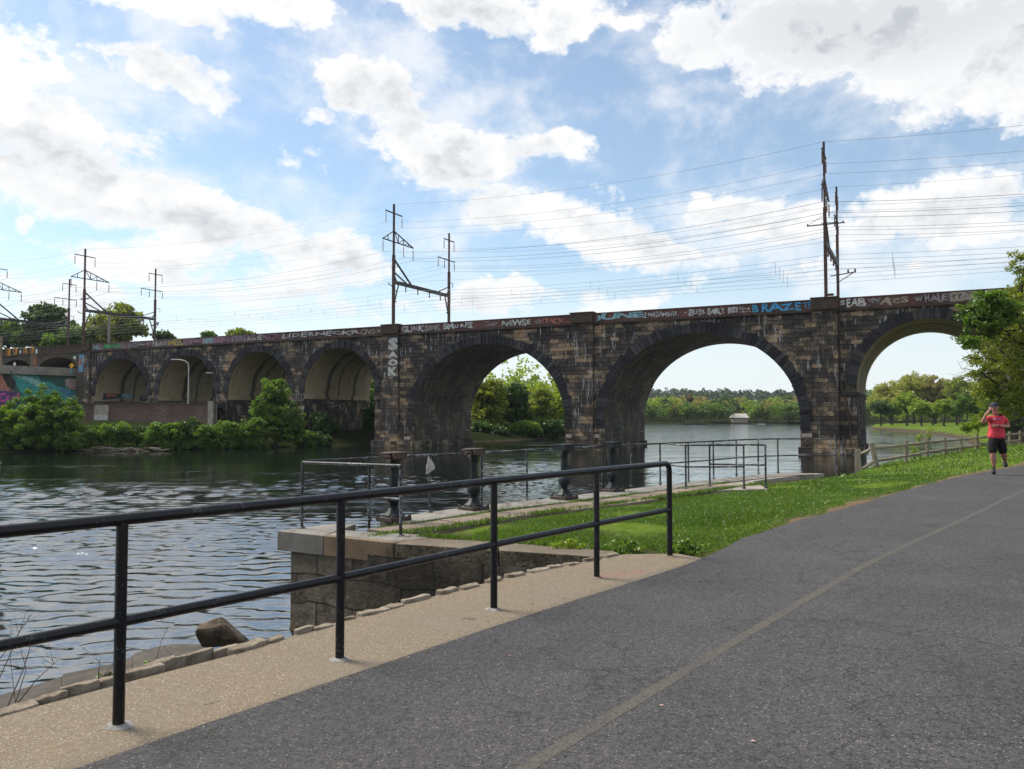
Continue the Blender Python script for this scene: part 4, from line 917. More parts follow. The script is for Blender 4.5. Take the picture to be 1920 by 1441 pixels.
# mortar haunch + rough granite slabs lying beyond the edge on the left
sl_ = empty('granite_ledge', G(200,1262,-.22)); tag(sl_, 'rough grey granite ledge slabs below the edge stones, beside the near water', 'ledge')
SLO = sl_.location; outer = [G(x, y, -.20) for x, y in ((-160,1352),(0,1301),(60,1284),(117,1266),(165,1256),(210,1246),(250,1231),(292,1218),(330,1212),(378,1213))]; inner = [G(x, y, -.20) for x, y in ((-160,1420),(0,1372),(60,1352),(117,1335),(165,1318),(210,1302),(250,1290),(292,1276),(330,1262),(390,1240))]
mgr = conc_mat('rough_granite', (.05,.043,.038), (.105,.09,.078), 5.0, (.03,.025,.02), .7)
segs = [(0,3),(3,6),(6,9)]
for a_, b2 in segs:
    mb = MB(); P = [p-SLO for p in outer[a_:b2+1]]+[p-SLO for p in inner[a_:b2+1]][::-1]
    c_ = sum(P, Vector())/len(P); P = [c_+(p-c_)*1.012 for p in P]
    mb.prism([(p.x, p.y) for p in P], -2.4, .02+.014*segs.index((a_,b2))); mb.build('slab', mgr, sl_, bevel=.012)
bo = link('boulder', rock_mesh((.30,.20,.19), 5, 11, mat=plain('brown_rock', (.070,.052,.034), .95, nscale=11, var=.6, bmp=2.5))); bo.location = G(410,1222,-.15)+Vector((0,.12,.10)); bo.rotation_euler = (.12,.2,.3)
tag(bo, 'angular brown boulder resting at the end of the granite ledge', 'boulder')

# ================================================================ stone pier with coping, deck slabs
pier = empty('stone_pier', (-3.6, 12.5, ZD-1)); tag(pier, 'stone wharf with granite coping and railings jutting into the river', 'wharf')
PO = pier.location
def pp(*a): return [(q.x-PO.x, q.y-PO.y) for q in (G(x, y, ZD) for x, y in a)]
# wall face
c0 = G(540,996,ZD); c1 = G(739,1018,ZD); c2 = G(1112,1042,ZD); c3 = Vector((2.6,9.7,ZD)); oc = G(1498,884,ZD)
edge_o = [G(x, y, ZD) for x, y in ((521,994),(633,979),(700,973),(805,960),(861,951),(1000,936),(1226,910),(1330,898),(1435,886.5),(1498,884))]
mb = MB(); s_ = 0
loop = [Vector((3.2,9.3,0)), Vector((c2.x,c2.y,0))+Vector((0,.03,0)), Vector((c1.x,c1.y,0))+Vector((0,.04,0)), Vector((c0.x,c0.y,0))+Vector((.04,.04,0))]+[Vector((p.x,p.y,0))+Vector((.06,-.05,0)) for p in edge_o[1:]]+[Vector((11.5,26.0,0))]
for a_, b2 in zip(loop[:-1], loop[1:]):
    L = (b2-a_).length
    mb.add([a_+Vector((0,0,-3.2))-PO, b2+Vector((0,0,-3.2))-PO, b2+Vector((0,0,ZD-.2))-PO, a_+Vector((0,0,ZD-.2))-PO], [(0,1,2,3)], [[(s_,-3.2),(s_+L,-3.2),(s_+L,ZD-.2),(s_,ZD-.2)]]); s_ += L
M['wharfstone'] = stone_block_mat('wharf_stone', .72, .42, [(0,(.022,.019,.015)),(.35,(.060,.050,.037)),(.52,(.115,.095,.068)),(.68,(.19,.16,.12)),(.84,(.22,.20,.17)),(1,(.25,.14,.07))], (.008,.007,.006), 1.6, .12, 1.0)
mb.build('wall', M['wharfstone'], pier)
# coping slabs: outer row, each its own mesh piece
def inset_poly(P, k=.006):
    c_ = Vector((sum(p[0] for p in P)/len(P), sum(p[1] for p in P)/len(P)))
    return [tuple(Vector(p)+(c_-Vector(p)).normalized()*k) for p in P]
def along(pts, d):
    for a_, b2 in zip(pts[:-1], pts[1:]):
        L = (b2-a_).length
        if d <= L: return a_.lerp(b2, d/L), (b2-a_).normalized()
        d -= L
    return pts[-1], (pts[-1]-pts[-2]).normalized()
tot = sum((b2-a_).length for a_, b2 in zip(edge_o[:-1], edge_o[1:]))
M['rustslab'] = conc_mat('rust_stained_coping', (.13,.095,.065), (.22,.155,.10), 2.2, (.05,.038,.028), .8)
for P_, m_ in ((((519,994),(606,1003),(668,981),(633,979)), M['granite']), (((606,1003),(737,1016.5),(838,1004),(775,1000),(690,996),(640,992)), M['rustslab'])):
    mb = MB(); mb.prism(inset_poly(pp(*P_), .008), .70, 1.0); mb.build('coping', m_, pier, bevel=.010)
mb = MB(); mb.prism(inset_poly(pp((615,1002),(640,992.5),(690,996.5),(775,1000.5),(830,1004),(742,1014)), .02), .75, 1.004); mb.build('paving_slab', M['granite'], pier)
d = 2.0; dirp = []
while d < tot-1.6:
    ln = random.uniform(1.5, 2.1); p0, e0 = along(edge_o, d); p1, e1 = along(edge_o, min(tot, d+ln)); n0 = Vector((e0.y,-e0.x,0)); n1 = Vector((e1.y,-e1.x,0))
    P = [p0, p1, p1+n1*.78, p0+n0*.78]
    mb = MB(); mb.prism(inset_poly([(p.x-PO.x, p.y-PO.y) for p in P], .008), .73, 1.0+random.uniform(-.006,.006)); mb.build('coping', M['granite'], pier, bevel=.008); d += ln
d = 1.1
while d < tot-6.5:
    ln = random.uniform(1.1, 1.9); wd3 = random.uniform(.75,.95); p0, e0 = along(edge_o, d); p1, e1 = along(edge_o, d+ln); n0 = Vector((e0.y,-e0.x,0)); n1 = Vector((e1.y,-e1.x,0))
    P = [p0+n0*.80, p1+n1*.80, p1+n1*(.80+wd3), p0+n0*(.80+wd3)]
    mb = MB(); mb.prism(inset_poly([(p.x-PO.x, p.y-PO.y) for p in P], .02), .73, .985+random.uniform(-.012,.008)); mb.build('paving_slab', M['brownslab'], pier, bevel=.012); d += ln
# concrete pad near the inner rail
mb = MB(); P = [edge_o[6]+Vector((.62,-.52,0)), along(edge_o, tot-1.5)[0]+Vector((.55,-.56,0)), G(1500,884.3,ZD), G(1545,885,ZD), G(1480,890.5,ZD), G(1412,899,ZD), G(1440,913.5,ZD), G(1290,918,ZD), G(1240,927,ZD)]
mb.prism([(p.x-PO.x, p.y-PO.y) for p in P], .75, .975); mb.build('concrete_pad', M['concrete'], pier)
# front pebbled cap over the slip
for P in (((739,1017),(935,1029.5),(933,1014),(791,1005)), ((935,1029.5),(1112,1041),(1175,1043),(1150,1030),(933,1014))):
    mb = MB(); mb.prism(inset_poly(pp(*P), .01), .70, .995); mb.build('coping', M['cap'], pier, bevel=.012)
# wharf railing
wr = empty('wharf_railing', G(888,952,ZD)); tag(wr, 'chipped black pipe railing around the edge of the stone wharf', 'railing')
RO2 = wr.location; RH = 1.07
seq = [(566,989),(692,974),(806,959.5),(903,950),(988,936.5),(1130,920),(1184,911),(1238,906),(1291,900.5),(1338,895.5),(1381,889.5),(1422,886),(1459,884)]
OP = [G(x, y, ZD) for x, y in seq]; OP.append(G(1569,881,ZD-.05)+Vector((0,0,0)))
def posts(parent, off, PTS, r_=.024, H=RH, mat=mrail2):
    for p in PTS:
        mb = MB(); mb.tube([p-off-Vector((0,0,.25)), p-off+Vector((0,0,H))], r_, 10); mb.lathe([(.055,0),(.055,.015),(.03,.03)], p-off, 10); mb.build('post', mat, parent, smooth=50)
posts(wr, RO2, OP)
mb = MB(); mb.tube([p-RO2+Vector((0,0,RH)) for p in OP], .024, 10); mb.build('top_rail', mrail2, wr, smooth=50)
mb = MB(); mb.tube([p-RO2+Vector((0,0,.53)) for p in OP[7:]], .021, 10); mb.build('mid_rail', mrail2, wr, smooth=50)
er = G(751,1004,ZD); mid_ = OP[0].lerp(er, .5)
posts(wr, RO2, [er])
mb = MB(); mb.tube([OP[0]-RO2+Vector((0,0,RH-.02)), er-RO2+Vector((0,0,RH-.02))], .024, 10); mb.tube([OP[0].lerp(er,.35)-RO2+Vector((0,0,.55)), er-RO2+Vector((0,0,.55))], .021, 10); mb.build('end_rail', mrail2, wr, smooth=50)
ir = empty('ramp_railing', G(1286,914,ZD)); tag(ir, 'inner black pipe railing on the concrete pad at the grass edge', 'railing')
IO = ir.location; IP = [OP[7]+Vector((.12,-.35,0)), G(1286,914,ZD), G(1331,910,ZD), G(1395,913.5,ZD), G(1436,912.5,ZD)]
posts(ir, IO, IP[1:])
mb = MB(); mb.tube([p-IO+Vector((0,0,RH)) for p in (IP[0],IP[1],IP[3])], .023, 10); mb.tube([IP[2]-IO+Vector((0,0,RH+.0)), IP[4]-IO+Vector((0,0,RH))], .023, 10); mb.build('top_rail', mrail2, ir, smooth=50)
mb = MB(); mb.tube([p-IO+Vector((0,0,.53)) for p in (IP[0],IP[1],IP[3])], .021, 10); mb.tube([IP[2]-IO+Vector((0,0,.56)), IP[4]-IO+Vector((0,0,.56))], .021, 10); mb.build('mid_rail', mrail2, ir, smooth=50)
# cast iron pedestals
mcast, t, b = new_mat('cast_iron_paint'); v = coord(t, 'Object'); f = noise(t, v, 7, 5, .7)
c = mix(t, mr(t, f, .35, .65), (.004,.006,.008), (.016,.023,.028)); c = mix(t, mr(t, noise(t, v, 14, 5, .8), .62, .70), c, (.07,.035,.022)); setp(t, b, Base_Color=c, Roughness=.55, Specular_IOR_Level=.25, Normal=bump(t, f, .3, .01))
mcast2 = plain('rusty_cast_iron', (.045,.028,.022), .7, nscale=9, var=.5, bmp=.5)
PEDL = ['cast iron pedestal with broken rusty cap, nearest on the wharf edge','cast iron pedestal with rusty broken cap, second along the wharf edge','cast iron pedestal with intact blue-grey block cap beside the lone rail post','cast iron pedestal with blue-grey cap, farthest along the wharf edge']
for i, (px, py) in enumerate(((738,974),(888,954),(1058,934),(1148,920))):
    p = G(px, py, ZD); ht = 1.20; a0 = math.atan2(12.9, 11.7)
    q_ = empty('railing_pedestal', p, a0); tag(q_, PEDL[i], 'pedestal', 'cast iron pedestals on the wharf')
    mb = MB(); mb.box((0,0,.03), (.44,.44,.07)); mb.build('base_plate', mcast2, q_, bevel=.008)
    for k in range(4):
        a_ = math.pi/4+k*math.pi/2; mb = MB(); mb.lathe([(.03,.05),(.03,.09),(.015,.10)], (.27*math.cos(a_), .27*math.sin(a_), 0), 8); mb.build('bolt', mcast2, q_)
    mb = MB(); mb.lathe([(.20,.065),(.185,.10),(.13,.14),(.095,.20),(.06,.235)], n=8, rot=R(22.5)); mb.build('flared_base', mcast, q_, smooth=25)
    mb = MB(); mb.lathe([(.055,.23),(.080,.24),(.080,.255),(.062,.265),(.092,.285),(.115,.315),(.130,.355),(.133,.40),(.122,.445),(.098,.485),(.070,.51),(.085,.52),(.085,.545),(.068,.56),(.068,.60)], n=20); mb.build('ball', mcast, q_, smooth=50)
    mb = MB(); mb.lathe([(.080,.60),(.072,.88),(.094,.885),(.094,.91),(.075,.915),(.080,.95),(.125,1.02),(.150,1.05),(.150,1.06)], n=8, rot=R(22.5)); mb.build('shaft', mcast, q_, smooth=25)
    mb = MB()
    if i >= 2: mb.box((0,0,1.12), (.33,.33,.13)); mb.box((.20,0,1.10), (.09,.07,.06)); mb.build('cap', mcast, q_, bevel=.006)
    else: mb.box((.03,0,1.115), (.29,.31,.12)); mb.box((-.13,.04,1.12), (.16,.20,.09), .4); mb.box((-.20,-.06,1.09), (.12,.12,.06), .9); mb.build('cap', mcast2, q_, bevel=.01)
# bag tied on the rail
mbag, t, b = new_mat('grey_cloth'); setp(t, b, Base_Color=mix(t, noise(t, coord(t), 20, 4), (.30,.28,.27), (.48,.46,.44)), Roughness=.7)
pbag = G(806,959.5,ZD).lerp(G(903,950,ZD), -.02)+Vector((0,0,RH-.03)); V = []; n_ = 14
for k, (r_, z_, ox) in enumerate(((.012,.04,0),(.016,0,0),(.03,-.05,.005),(.055,-.12,.012),(.075,-.19,.02),(.07,-.24,.022),(.045,-.27,.0),(.035,-.31,-.03),(.012,-.33,-.035))):
    for j in range(n_): a_ = 2*math.pi*j/n_; rr_ = r_*(1+.28*math.sin(3*a_+k*.5)+.15*math.sin(7*a_)); V.append((ox+rr_*math.cos(a_), rr_*.5*math.sin(a_), z_))
mb = MB(); mb.add(V, [(i*n_+k, i*n_+(k+1) % n_, (i+1)*n_+(k+1) % n_, (i+1)*n_+k) for i in range(8) for k in range(n_)]); bag = mb.build('cloth_bag', mbag, None, smooth=60, loc=pbag); tag(bag, 'crumpled grey cloth bag knotted on the wharf railing', 'bag')

# ================================================================ split rail wooden fence
mwood, t, b = new_mat('weathered_wood'); v = coord(t, 'Object'); f = noise(t, vmap(t, v, sc=(1,1,.25)), 12, 5, .7)
setp(t, b, Base_Color=mix(t, mr(t, f, .3, .7), (.15,.125,.095), (.31,.27,.215)), Roughness=.9, Specular_IOR_Level=.1, Normal=bump(t, f, .5, .01))
FX = [(1607,38,1.10,0),(1640,37.6,1.15,1),(1697,40.5,1.10,0),(1737,45,1.08,0),(1770,48.5,1.05,0),(1800,52,1.02,0),(1829,54.5,1.0,0),(1861,57,1.0,0),(1891,59.5,1.0,0),(1911,61,1.0,0)]
fen = empty('split_rail_fence', (16.4, 38, -.95)); tag(fen, 'weathered split rail fence along the grassy riverbank near the jogger', 'fence'); FO = fen.location
FP = []
for (px, d_, h_, lean) in FX:
    x_ = (px-960)/1500*d_*1.0; z_ = land_h(x_, d_); FP.append((Vector((x_, d_, z_)), h_, lean))
rr_pts = [[], []]
for i, (p, h_, lean) in enumerate(FP):
    top = p+Vector((-.18 if lean else 0, 0, h_)); bot = p-Vector((0,0,.3)); fw = .27
    if lean: bot = p+Vector((.12,0,-.3)); 
    mb = MB(); d_ = (FP[min(i+1, len(FP)-1)][0]-FP[max(i-1, 0)][0]).normalized(); x_ = Vector((d_.x, d_.y, 0)).normalized()*fw/2; y_ = Vector((-x_.y, x_.x, 0)).normalized()*.07
    B0 = [bot-x_-y_, bot+x_-y_, bot+x_+y_, bot-x_+y_]; T0 = [top-x_*.95-y_, top+x_*.95-y_, top+x_*.95+y_, top-x_*.95+y_]
    mb.hexa([q-FO for q in B0+T0]); mb.build('post', mwood, fen, bevel=.02)
    for j, fr in enumerate((.78, .27)): rr_pts[j].append(bot.lerp(top, (.3+h_*fr)/(h_+.3)))
for j in range(2):
    for a_, b2 in zip(rr_pts[j][:-1], rr_pts[j][1:]):
        if j == 1 and a_ is rr_pts[1][0]: a_ = a_-Vector((0,0,.18))
        e_ = (b2-a_)*.04; mb = MB(); mid = a_.lerp(b2, .5)+Vector((0,0,-.02)); mb.tube([a_-e_-FO, a_.lerp(b2,.2)-FO, mid-FO, a_.lerp(b2,.8)-FO, b2+e_-FO], [.05,.078,.085,.075,.05], 7); mb.build('rail', mwood, fen)

# ================================================================ far-side street furniture
mgalv = plain('galvanised_pole', (.42,.42,.40), .5, metal=.2, nscale=2)
mpole = plain('wooden_pole', (.19,.15,.11), .9, nscale=2)
lp = pix_u(353, 755, -3.2); bl = B(lp[0], -3.2, 3.1); k_ = bl.y/1500
lampp = empty('street_lamp', bl); tag(lampp, 'tall pale curved street lamp in front of the second land arch', 'street lamp')
mb = MB(); H = 5.3; mb.tube([(0,0,0),(0,0,H-.9),(-.12,0,H-.35),(-.5,0,H-.05),(-1.1,0,H+.08),(-1.5,0,H+.1)], [.10,.085,.08,.07,.06,.055], 8); mb.build('pole', mgalv, lampp, smooth=50)
mb = MB(); mb.box((-1.85,0,H+.1), (.75,.3,.13)); mb.build('lamp_head', mgalv, lampp, bevel=.03)
lp = pix_u(403, 790, -2.8); lampp = empty('street_lamp', B(lp[0], -2.8, .6)); tag(lampp, 'dark lamp pole with a short flat arm beside the end of the brick river wall', 'street lamp')
mb = MB(); mb.tube([(0,0,0),(0,0,6.2)], .07, 8); mb.tube([(0,0,6.1),(-1.0,0,6.15)], .045, 6); mb.build('pole', mdark, lampp, smooth=50); mb = MB(); mb.box((-.75,0,6.15), (.9,.28,.12)); mb.build('lamp_head', mgalv, lampp, bevel=.02)
myel = plain('yellow_signal_housing', (.55,.28,.03), .5, nscale=6); morg = plain('orange_housing', (.5,.20,.03), .5)
sig = empty('traffic_signal', D(60,697,112)); tag(sig, 'span of yellow traffic signal heads hung in front of the dark brick arches', 'traffic signal'); S0 = sig.location
def sp_(px, py, d=112): return D(px, py, d)-S0
mb = MB(); mb.tube([sp_(61,700), sp_(60.5,647)], .13, 8); mb.build('pole', mpole, sig); mb = MB(); mb.tube([sp_(66,700), sp_(66,665)], .16, 8); mb.build('pole', plain('rusty_orange_pole', (.28,.12,.06), .8, nscale=2), sig)
mb = MB(); mb.tube([sp_(2,700), sp_(2,632)], .17, 8); mb.build('pole', mpole, sig)
mb = MB(); mb.tube([sp_(2,660.5), sp_(30,660), sp_(70,659)], .04, 6); mb.build('span_wire', mdark, sig)
for px, py, h_ in ((16,661,.95),(29,659,.85),(47.5,658,.7),(60.5,657,.75)):
    mb = MB(); c_ = sp_(px, py, 111.6); mb.box(c_, (.38,.3,h_)); s_ = mb.build('signal_head', myel, sig, bevel=.04)
    mb = MB(); 
    for k in range(3): mb.lathe([(.12,0),(.12,.05)], (0,0,0), 8) if False else mb.box(c_+Vector((0,-.17,h_*(.3-.3*k))), (.2,.05,h_*.2))
    mb.build('lens', mdark, s_)
mwhite = plain('white_sign_face', (.62,.64,.66), .5)
for px, py, w_, h_, m_, lab in ((38,660,.2,.42,mwhite,'small white sign hanging between the yellow signal heads'),(68.5,659,.28,.62,mwhite,'white rectangular sign at the right end of the signal span'),(27.5,683,.3,.42,mwhite,'white sign on a short post in front of the leftmost dark arch'),(140,671,.34,.4,mwhite,'white square sign fixed beside the second dark arch')):
    q_ = D(px, py, 111.2); o = empty('sign', q_); tag(o, lab, 'sign'); mb = MB(); mb.box((0,0,0), (w_,.04,h_)); mb.build('face', m_, o, bevel=.01)
    mb = MB(); mb.tube([(0.02,.05,h_/2), (0.02,.05,-h_/2-(.9 if 'post' in lab else .05))], .03, 6); mb.build('post', mgalv, o)
q_ = D(134.5,686,111); o = empty('warning_sign', q_); tag(o, 'yellow diamond warning sign in front of the second dark arch', 'sign')
mb = MB(); mb.box((0,0,0), (.55,.04,.55), M=Matrix.Rotation(R(45), 3, 'Y')); mb.build('face', plain('yellow_sign_face', (.75,.36,.0), .5), o); mb = MB(); mb.box((0,.0,-.75), (.22,.05,.55)); mb.build('plate', plain('teal_plate', (.03,.25,.32), .6), o); mb = MB(); mb.tube([(0,.05,.3),(0,.05,-1.3)], .035, 6); mb.build('post', mdark, o)
up = D(204, 640, 135); o = empty('utility_pole', (up.x, up.y, 3)); tag(o, 'plain grey utility pole in front of the treetops behind the viaduct', 'pole'); mb = MB(); mb.tube([(0,0,0),(0,0,D(204,592,135).z-3)], .22, 8); mb.build('pole', plain('grey_pole', (.22,.20,.18), .9), o); mb = MB(); mb.bar((-.8,0,D(204,594,135).z-3),(.8,0,D(204,594,135).z-3),.15); mb.build('crossarm', mdark, o)
up = D(20, 760, 104); o = empty('dark_pole', (up.x, up.y, 3)); tag(o, 'slim dark pole standing in front of the coloured mural', 'pole'); mb = MB(); mb.tube([(0,0,0),(0,0,D(19,696,104).z-3)], .10, 8); mb.build('pole', mdark, o); mb = MB(); mb.lathe([(.12,0),(.14,.05),(.02,.12)], (0,0,D(19,696,104).z-3), 8); mb.build('cap', mdark, o)
# stone mooring post at the left edge of the photo
o = empty('mooring_post', (G(-14,1050,WZ).x*1.0, G(-14,1050,WZ).y, WZ-1)); tag(o, 'grey stone mooring post with pointed cap in the water at the left edge', 'post')
dd = o.location.y; hz = D(0,870,dd).z-WZ+1; xr_ = D(4,900,dd).x-o.location.x
mb = MB(); xr_ -= .26; mb.box((xr_-.35,0,hz/2), (.70,.7,hz)); mb.build('shaft', M['concrete'], o, bevel=.03); ht2 = D(0,842,dd).z-D(0,870,dd).z
mb = MB(); x_ = xr_+.03; mb.hexa([Vector(q) for q in ((x_-.75,-.37,hz),(x_,-.37,hz),(x_,.37,hz),(x_-.75,.37,hz),(x_-.45,-.1,hz+ht2*1.3),(x_-.25,-.1,hz+ht2*1.3),(x_-.25,.1,hz+ht2*1.3),(x_-.45,.1,hz+ht2*1.3))]); mb.build('cap', M['concrete'], o, bevel=.02)
# boathouse and boats far away
q_ = D(1386, 788, 361); o = empty('boathouse', (q_.x, q_.y, land_h(q_.x, q_.y)-.3)); tag(o, 'pale-roofed boathouse among the trees on the far bank', 'building')
mb = MB(); mb.box((0,0,.9), (6.0,6,2.2)); mb.build('wall', plain('cream_wall', (.30,.27,.22), .9), o); mb = MB()
mb.hexa([Vector(z_) for z_ in ((-3.5,-3.6,2.0),(3.5,-3.6,2.0),(3.5,3.6,2.0),(-3.5,3.6,2.0),(-2.5,-.3,3.9),(3.1,-.3,3.9),(3.1,.3,3.9),(-2.5,.3,3.9))]); mb.build('roof', plain('pale_roof', (.36,.34,.31), .7, nscale=1), o)
def boat(px, d_, ln, lab, col, crew):
    q_ = D(px, 795, d_); o = empty('boat', (q_.x, q_.y, WZ), R(8)); tag(o, lab, 'boat')
    mb = MB(); n_ = 9; V = []; F_ = []
    for i in range(n_):
        s_ = -1+2*i/(n_-1); wq_ = .5*ln*.11*(1-abs(s_)**2.2)+.02; V += [(s_*ln/2, -wq_, .32), (s_*ln/2, wq_, .32), (s_*ln/2, 0, -.15)]
        if i: j = 3*i; F_ += [(j-3,j-1,j+2,j), (j-1,j-2,j+1,j+2), (j-3,j,j+1,j-2)]
    mb.add(V, F_); mb.build('hull', plain('hull_paint_'+col[0], col[1], .4), o)
    mb = MB()
    for k in range(crew): mb.lathe([(.16,.3),(.24,.7),(.20,1.0),(.07,1.08),(.12,1.2),(.11,1.35),(.03,1.42)], (-ln*.35+ln*.7*(k+.5)/crew,0,0), 8)
    mb.build('crew', mdark, o)
boat(1427, 318, 3.4, 'small white motor launch near the far bank', ('white', (.8,.8,.8)), 2)
boat(1303, 322, 12.0, 'long thin rowing shell with crew left of the white launch', ('dark', (.05,.05,.06)), 8)
boat(1402, 325, 6.0, 'short dull rowing boat between the shell and the white launch', ('tan', (.3,.22,.18)), 1)
# ================================================================ vegetation
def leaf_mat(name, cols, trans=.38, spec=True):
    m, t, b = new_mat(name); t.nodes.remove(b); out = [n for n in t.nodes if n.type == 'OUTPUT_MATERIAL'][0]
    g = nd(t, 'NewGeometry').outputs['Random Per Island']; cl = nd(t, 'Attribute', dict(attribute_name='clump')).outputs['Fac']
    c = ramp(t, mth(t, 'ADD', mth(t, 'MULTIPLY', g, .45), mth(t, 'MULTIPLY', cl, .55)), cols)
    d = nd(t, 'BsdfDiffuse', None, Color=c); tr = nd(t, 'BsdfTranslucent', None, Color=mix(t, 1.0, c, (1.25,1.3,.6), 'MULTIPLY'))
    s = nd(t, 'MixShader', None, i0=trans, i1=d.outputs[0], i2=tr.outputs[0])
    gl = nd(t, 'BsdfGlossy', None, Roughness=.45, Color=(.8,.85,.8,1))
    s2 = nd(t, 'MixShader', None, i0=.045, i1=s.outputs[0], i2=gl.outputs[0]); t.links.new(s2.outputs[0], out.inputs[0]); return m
LM = dict(
 spring=leaf_mat('spring_leaves', [(0,(0.096,0.154,0.010)),(.5,(0.200,0.280,0.022)),(1,(0.356,0.406,0.049))], .5),
 pale=leaf_mat('pale_leaves', [(0,(0.193,0.210,0.034)),(.5,(0.312,0.322,0.064)),(1,(0.445,0.420,0.108))], .5),
 mid=leaf_mat('mid_green_leaves', [(0,(.022,.048,.005)),(.5,(0.092,0.175,0.014)),(1,(0.185,0.280,0.025))], .45),
 deep=leaf_mat('deep_green_leaves', [(0,(0.018,0.048,0.007)),(.5,(0.038,0.087,0.012)),(1,(0.082,0.140,0.020))], .35),
 dark=leaf_mat('dark_leaves', [(0,(0.023,0.050,0.020)),(.5,(0.045,0.077,0.032)),(1,(0.074,0.112,0.039))], .3),
 olive=leaf_mat('olive_leaves', [(0,(0.080,0.110,0.011)),(.5,(0.180,0.220,0.022)),(1,(0.329,0.350,0.045))], .55),
 red=leaf_mat('reddish_leaves', [(0,(0.089,0.049,0.025)),(.5,(0.163,0.084,0.044)),(1,(0.237,0.126,0.059))], .3),
 tan=leaf_mat('budding_leaves', [(0,(0.163,0.147,0.039)),(.5,(0.252,0.224,0.064)),(1,(0.341,0.294,0.088))], .4))
mbark = plain('tree_bark', (.045,.035,.028), .95, nscale=8, var=.4, bmp=.6)
mbark2 = plain('dark_bark', (.022,.018,.016), .95, nscale=8, var=.4)
def leaves(C, n_per, cr, leaf, flat=.7, up=.5, rg=None, drop=0.0):
    rg = rg or rng; C = np.asarray(C, float); K = len(C); N = K*n_per
    c = np.repeat(C, n_per, 0); sc = np.repeat(rg.uniform(.6, 1.25, K), n_per)[:, None]
    off = rg.normal(size=(N,3)); off /= np.linalg.norm(off, axis=1)[:, None]; off *= rg.uniform(0,1,(N,1))**.45
    c = c+off*cr*sc*np.array([1,1,flat]); 
    nrm = rg.normal(size=(N,3)); nrm[:,2] += up; nrm /= np.linalg.norm(nrm, axis=1)[:, None]
    a = np.cross(nrm, rg.normal(size=(N,3))); a /= np.linalg.norm(a, axis=1)[:, None]+1e-9; b_ = np.cross(nrm, a)
    s = leaf*rg.uniform(.6, 1.3, (N,1)); a *= s*.5; b_ *= s*.33
    V = np.stack([c-a, c-b_+a*.1, c+a, c+b_+a*.1], 1).reshape(-1,3)
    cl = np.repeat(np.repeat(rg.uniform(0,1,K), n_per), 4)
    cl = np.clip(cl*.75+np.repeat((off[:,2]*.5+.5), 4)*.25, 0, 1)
    return V, cl
def mesh_leaves(name, V, cl, mat):
    F = np.arange(len(V)).reshape(-1,4); return np_mesh(name, V, F, mat, attrs=dict(clump=cl))
def sample_blobs(blobs, n, rg, shell=.45, zmin=None):
    vol = np.array([b_[3]*b_[4]*b_[5] for b_ in blobs]); vol = vol**.8/np.sum(vol**.8); out = []
    while len(out) < n:
        b_ = blobs[rg.choice(len(blobs), p=vol)]; d = rg.normal(size=3); d /= np.linalg.norm(d); r = rg.uniform(0,1)**shell
        p = np.array(b_[:3])+d*r*np.array(b_[3:6])*rg.uniform(.88, 1.08)
        if zmin is None or p[2] > zmin: out.append(p)
    return np.array(out)
def wood(mb, C, trunk_top, tr, rg, nl=9, lean=(0,0), z_lo=.25, base_flare=1.35, twig=.02, maxd=None):
    top = Vector((lean[0], lean[1], trunk_top)); n = 6
    tp = [Vector((lean[0]*(k/n)**1.5+rg.normal()*tr*.35*(k > 0), lean[1]*(k/n)**1.5+rg.normal()*tr*.35*(k > 0), trunk_top*k/n)) for k in range(n+1)]
    mb.tube([tp[0]-Vector((0,0,.5))]+tp, [tr*base_flare*1.1, tr*base_flare]+[tr*(1-.65*k/n) for k in range(1, n+1)], 8)
    def on_trunk(z):
        f = max(0, min(.999, z/trunk_top))*n; i = int(f); return tp[i].lerp(tp[i+1], f-i)
    idx = rg.permutation(len(C))[:nl]; limbs = []
    for i in idx:
        c = Vector(C[i]); zt_ = max(trunk_top*z_lo, min(trunk_top*.97, c.z-(c-top).length*.35-rg.uniform(0,1)*trunk_top*.15)); s_ = on_trunk(zt_)
        e = s_.lerp(c, .85); m1 = s_.lerp(e, .35)+Vector((rg.normal(), rg.normal(), .6))*(e-s_).length*.07; m2 = s_.lerp(e, .7)+Vector((rg.normal(), rg.normal(), 1.0))*(e-s_).length*.06
        P = [s_, m1, m2, e]; mb.tube(P, [tr*.45, tr*.30, tr*.18, twig*1.2], 6); limbs.append(P)
    for c in C:
        c = Vector(c); best = None
        for P in limbs:
            for q in (P[1], P[2], P[3]):
                d = (q-c).length
                if best is None or d < best[0]: best = (d, q)
        if best and best[0] > .05 and (maxd is None or best[0] < maxd):
            q = best[1]; mb.tube([q, q.lerp(c, .5)+Vector((rg.normal(), rg.normal(), rg.normal()))*best[0]*.07, c], [twig, twig*.7, twig*.3], 4, cap=False)
def tree(name, label, cat, loc, blobs, mat, n_cl, per, cr, leaf, tr=.2, ttop=None, nl=9, group=None, bark=None, seed=0, flat=.7, zmin=.3, lean=(0,0), shell=.45, twig=.02, nw=150, z_lo=.25):
    rg = np.random.default_rng(seed+11); C = sample_blobs(blobs, n_cl, rg, shell, zmin)
    root = empty(name, loc); tag(root, label, cat, group)
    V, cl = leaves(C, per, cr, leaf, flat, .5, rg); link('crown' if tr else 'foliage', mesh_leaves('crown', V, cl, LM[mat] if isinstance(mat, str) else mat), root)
    mb = MB(); tt_ = ttop or max(b_[2] for b_ in blobs)
    wood(mb, C[:nw], tt_, max(tr, .03), rg, nl, lean, twig=twig, z_lo=z_lo); mb.build('trunk', bark or mbark, root)
    return root
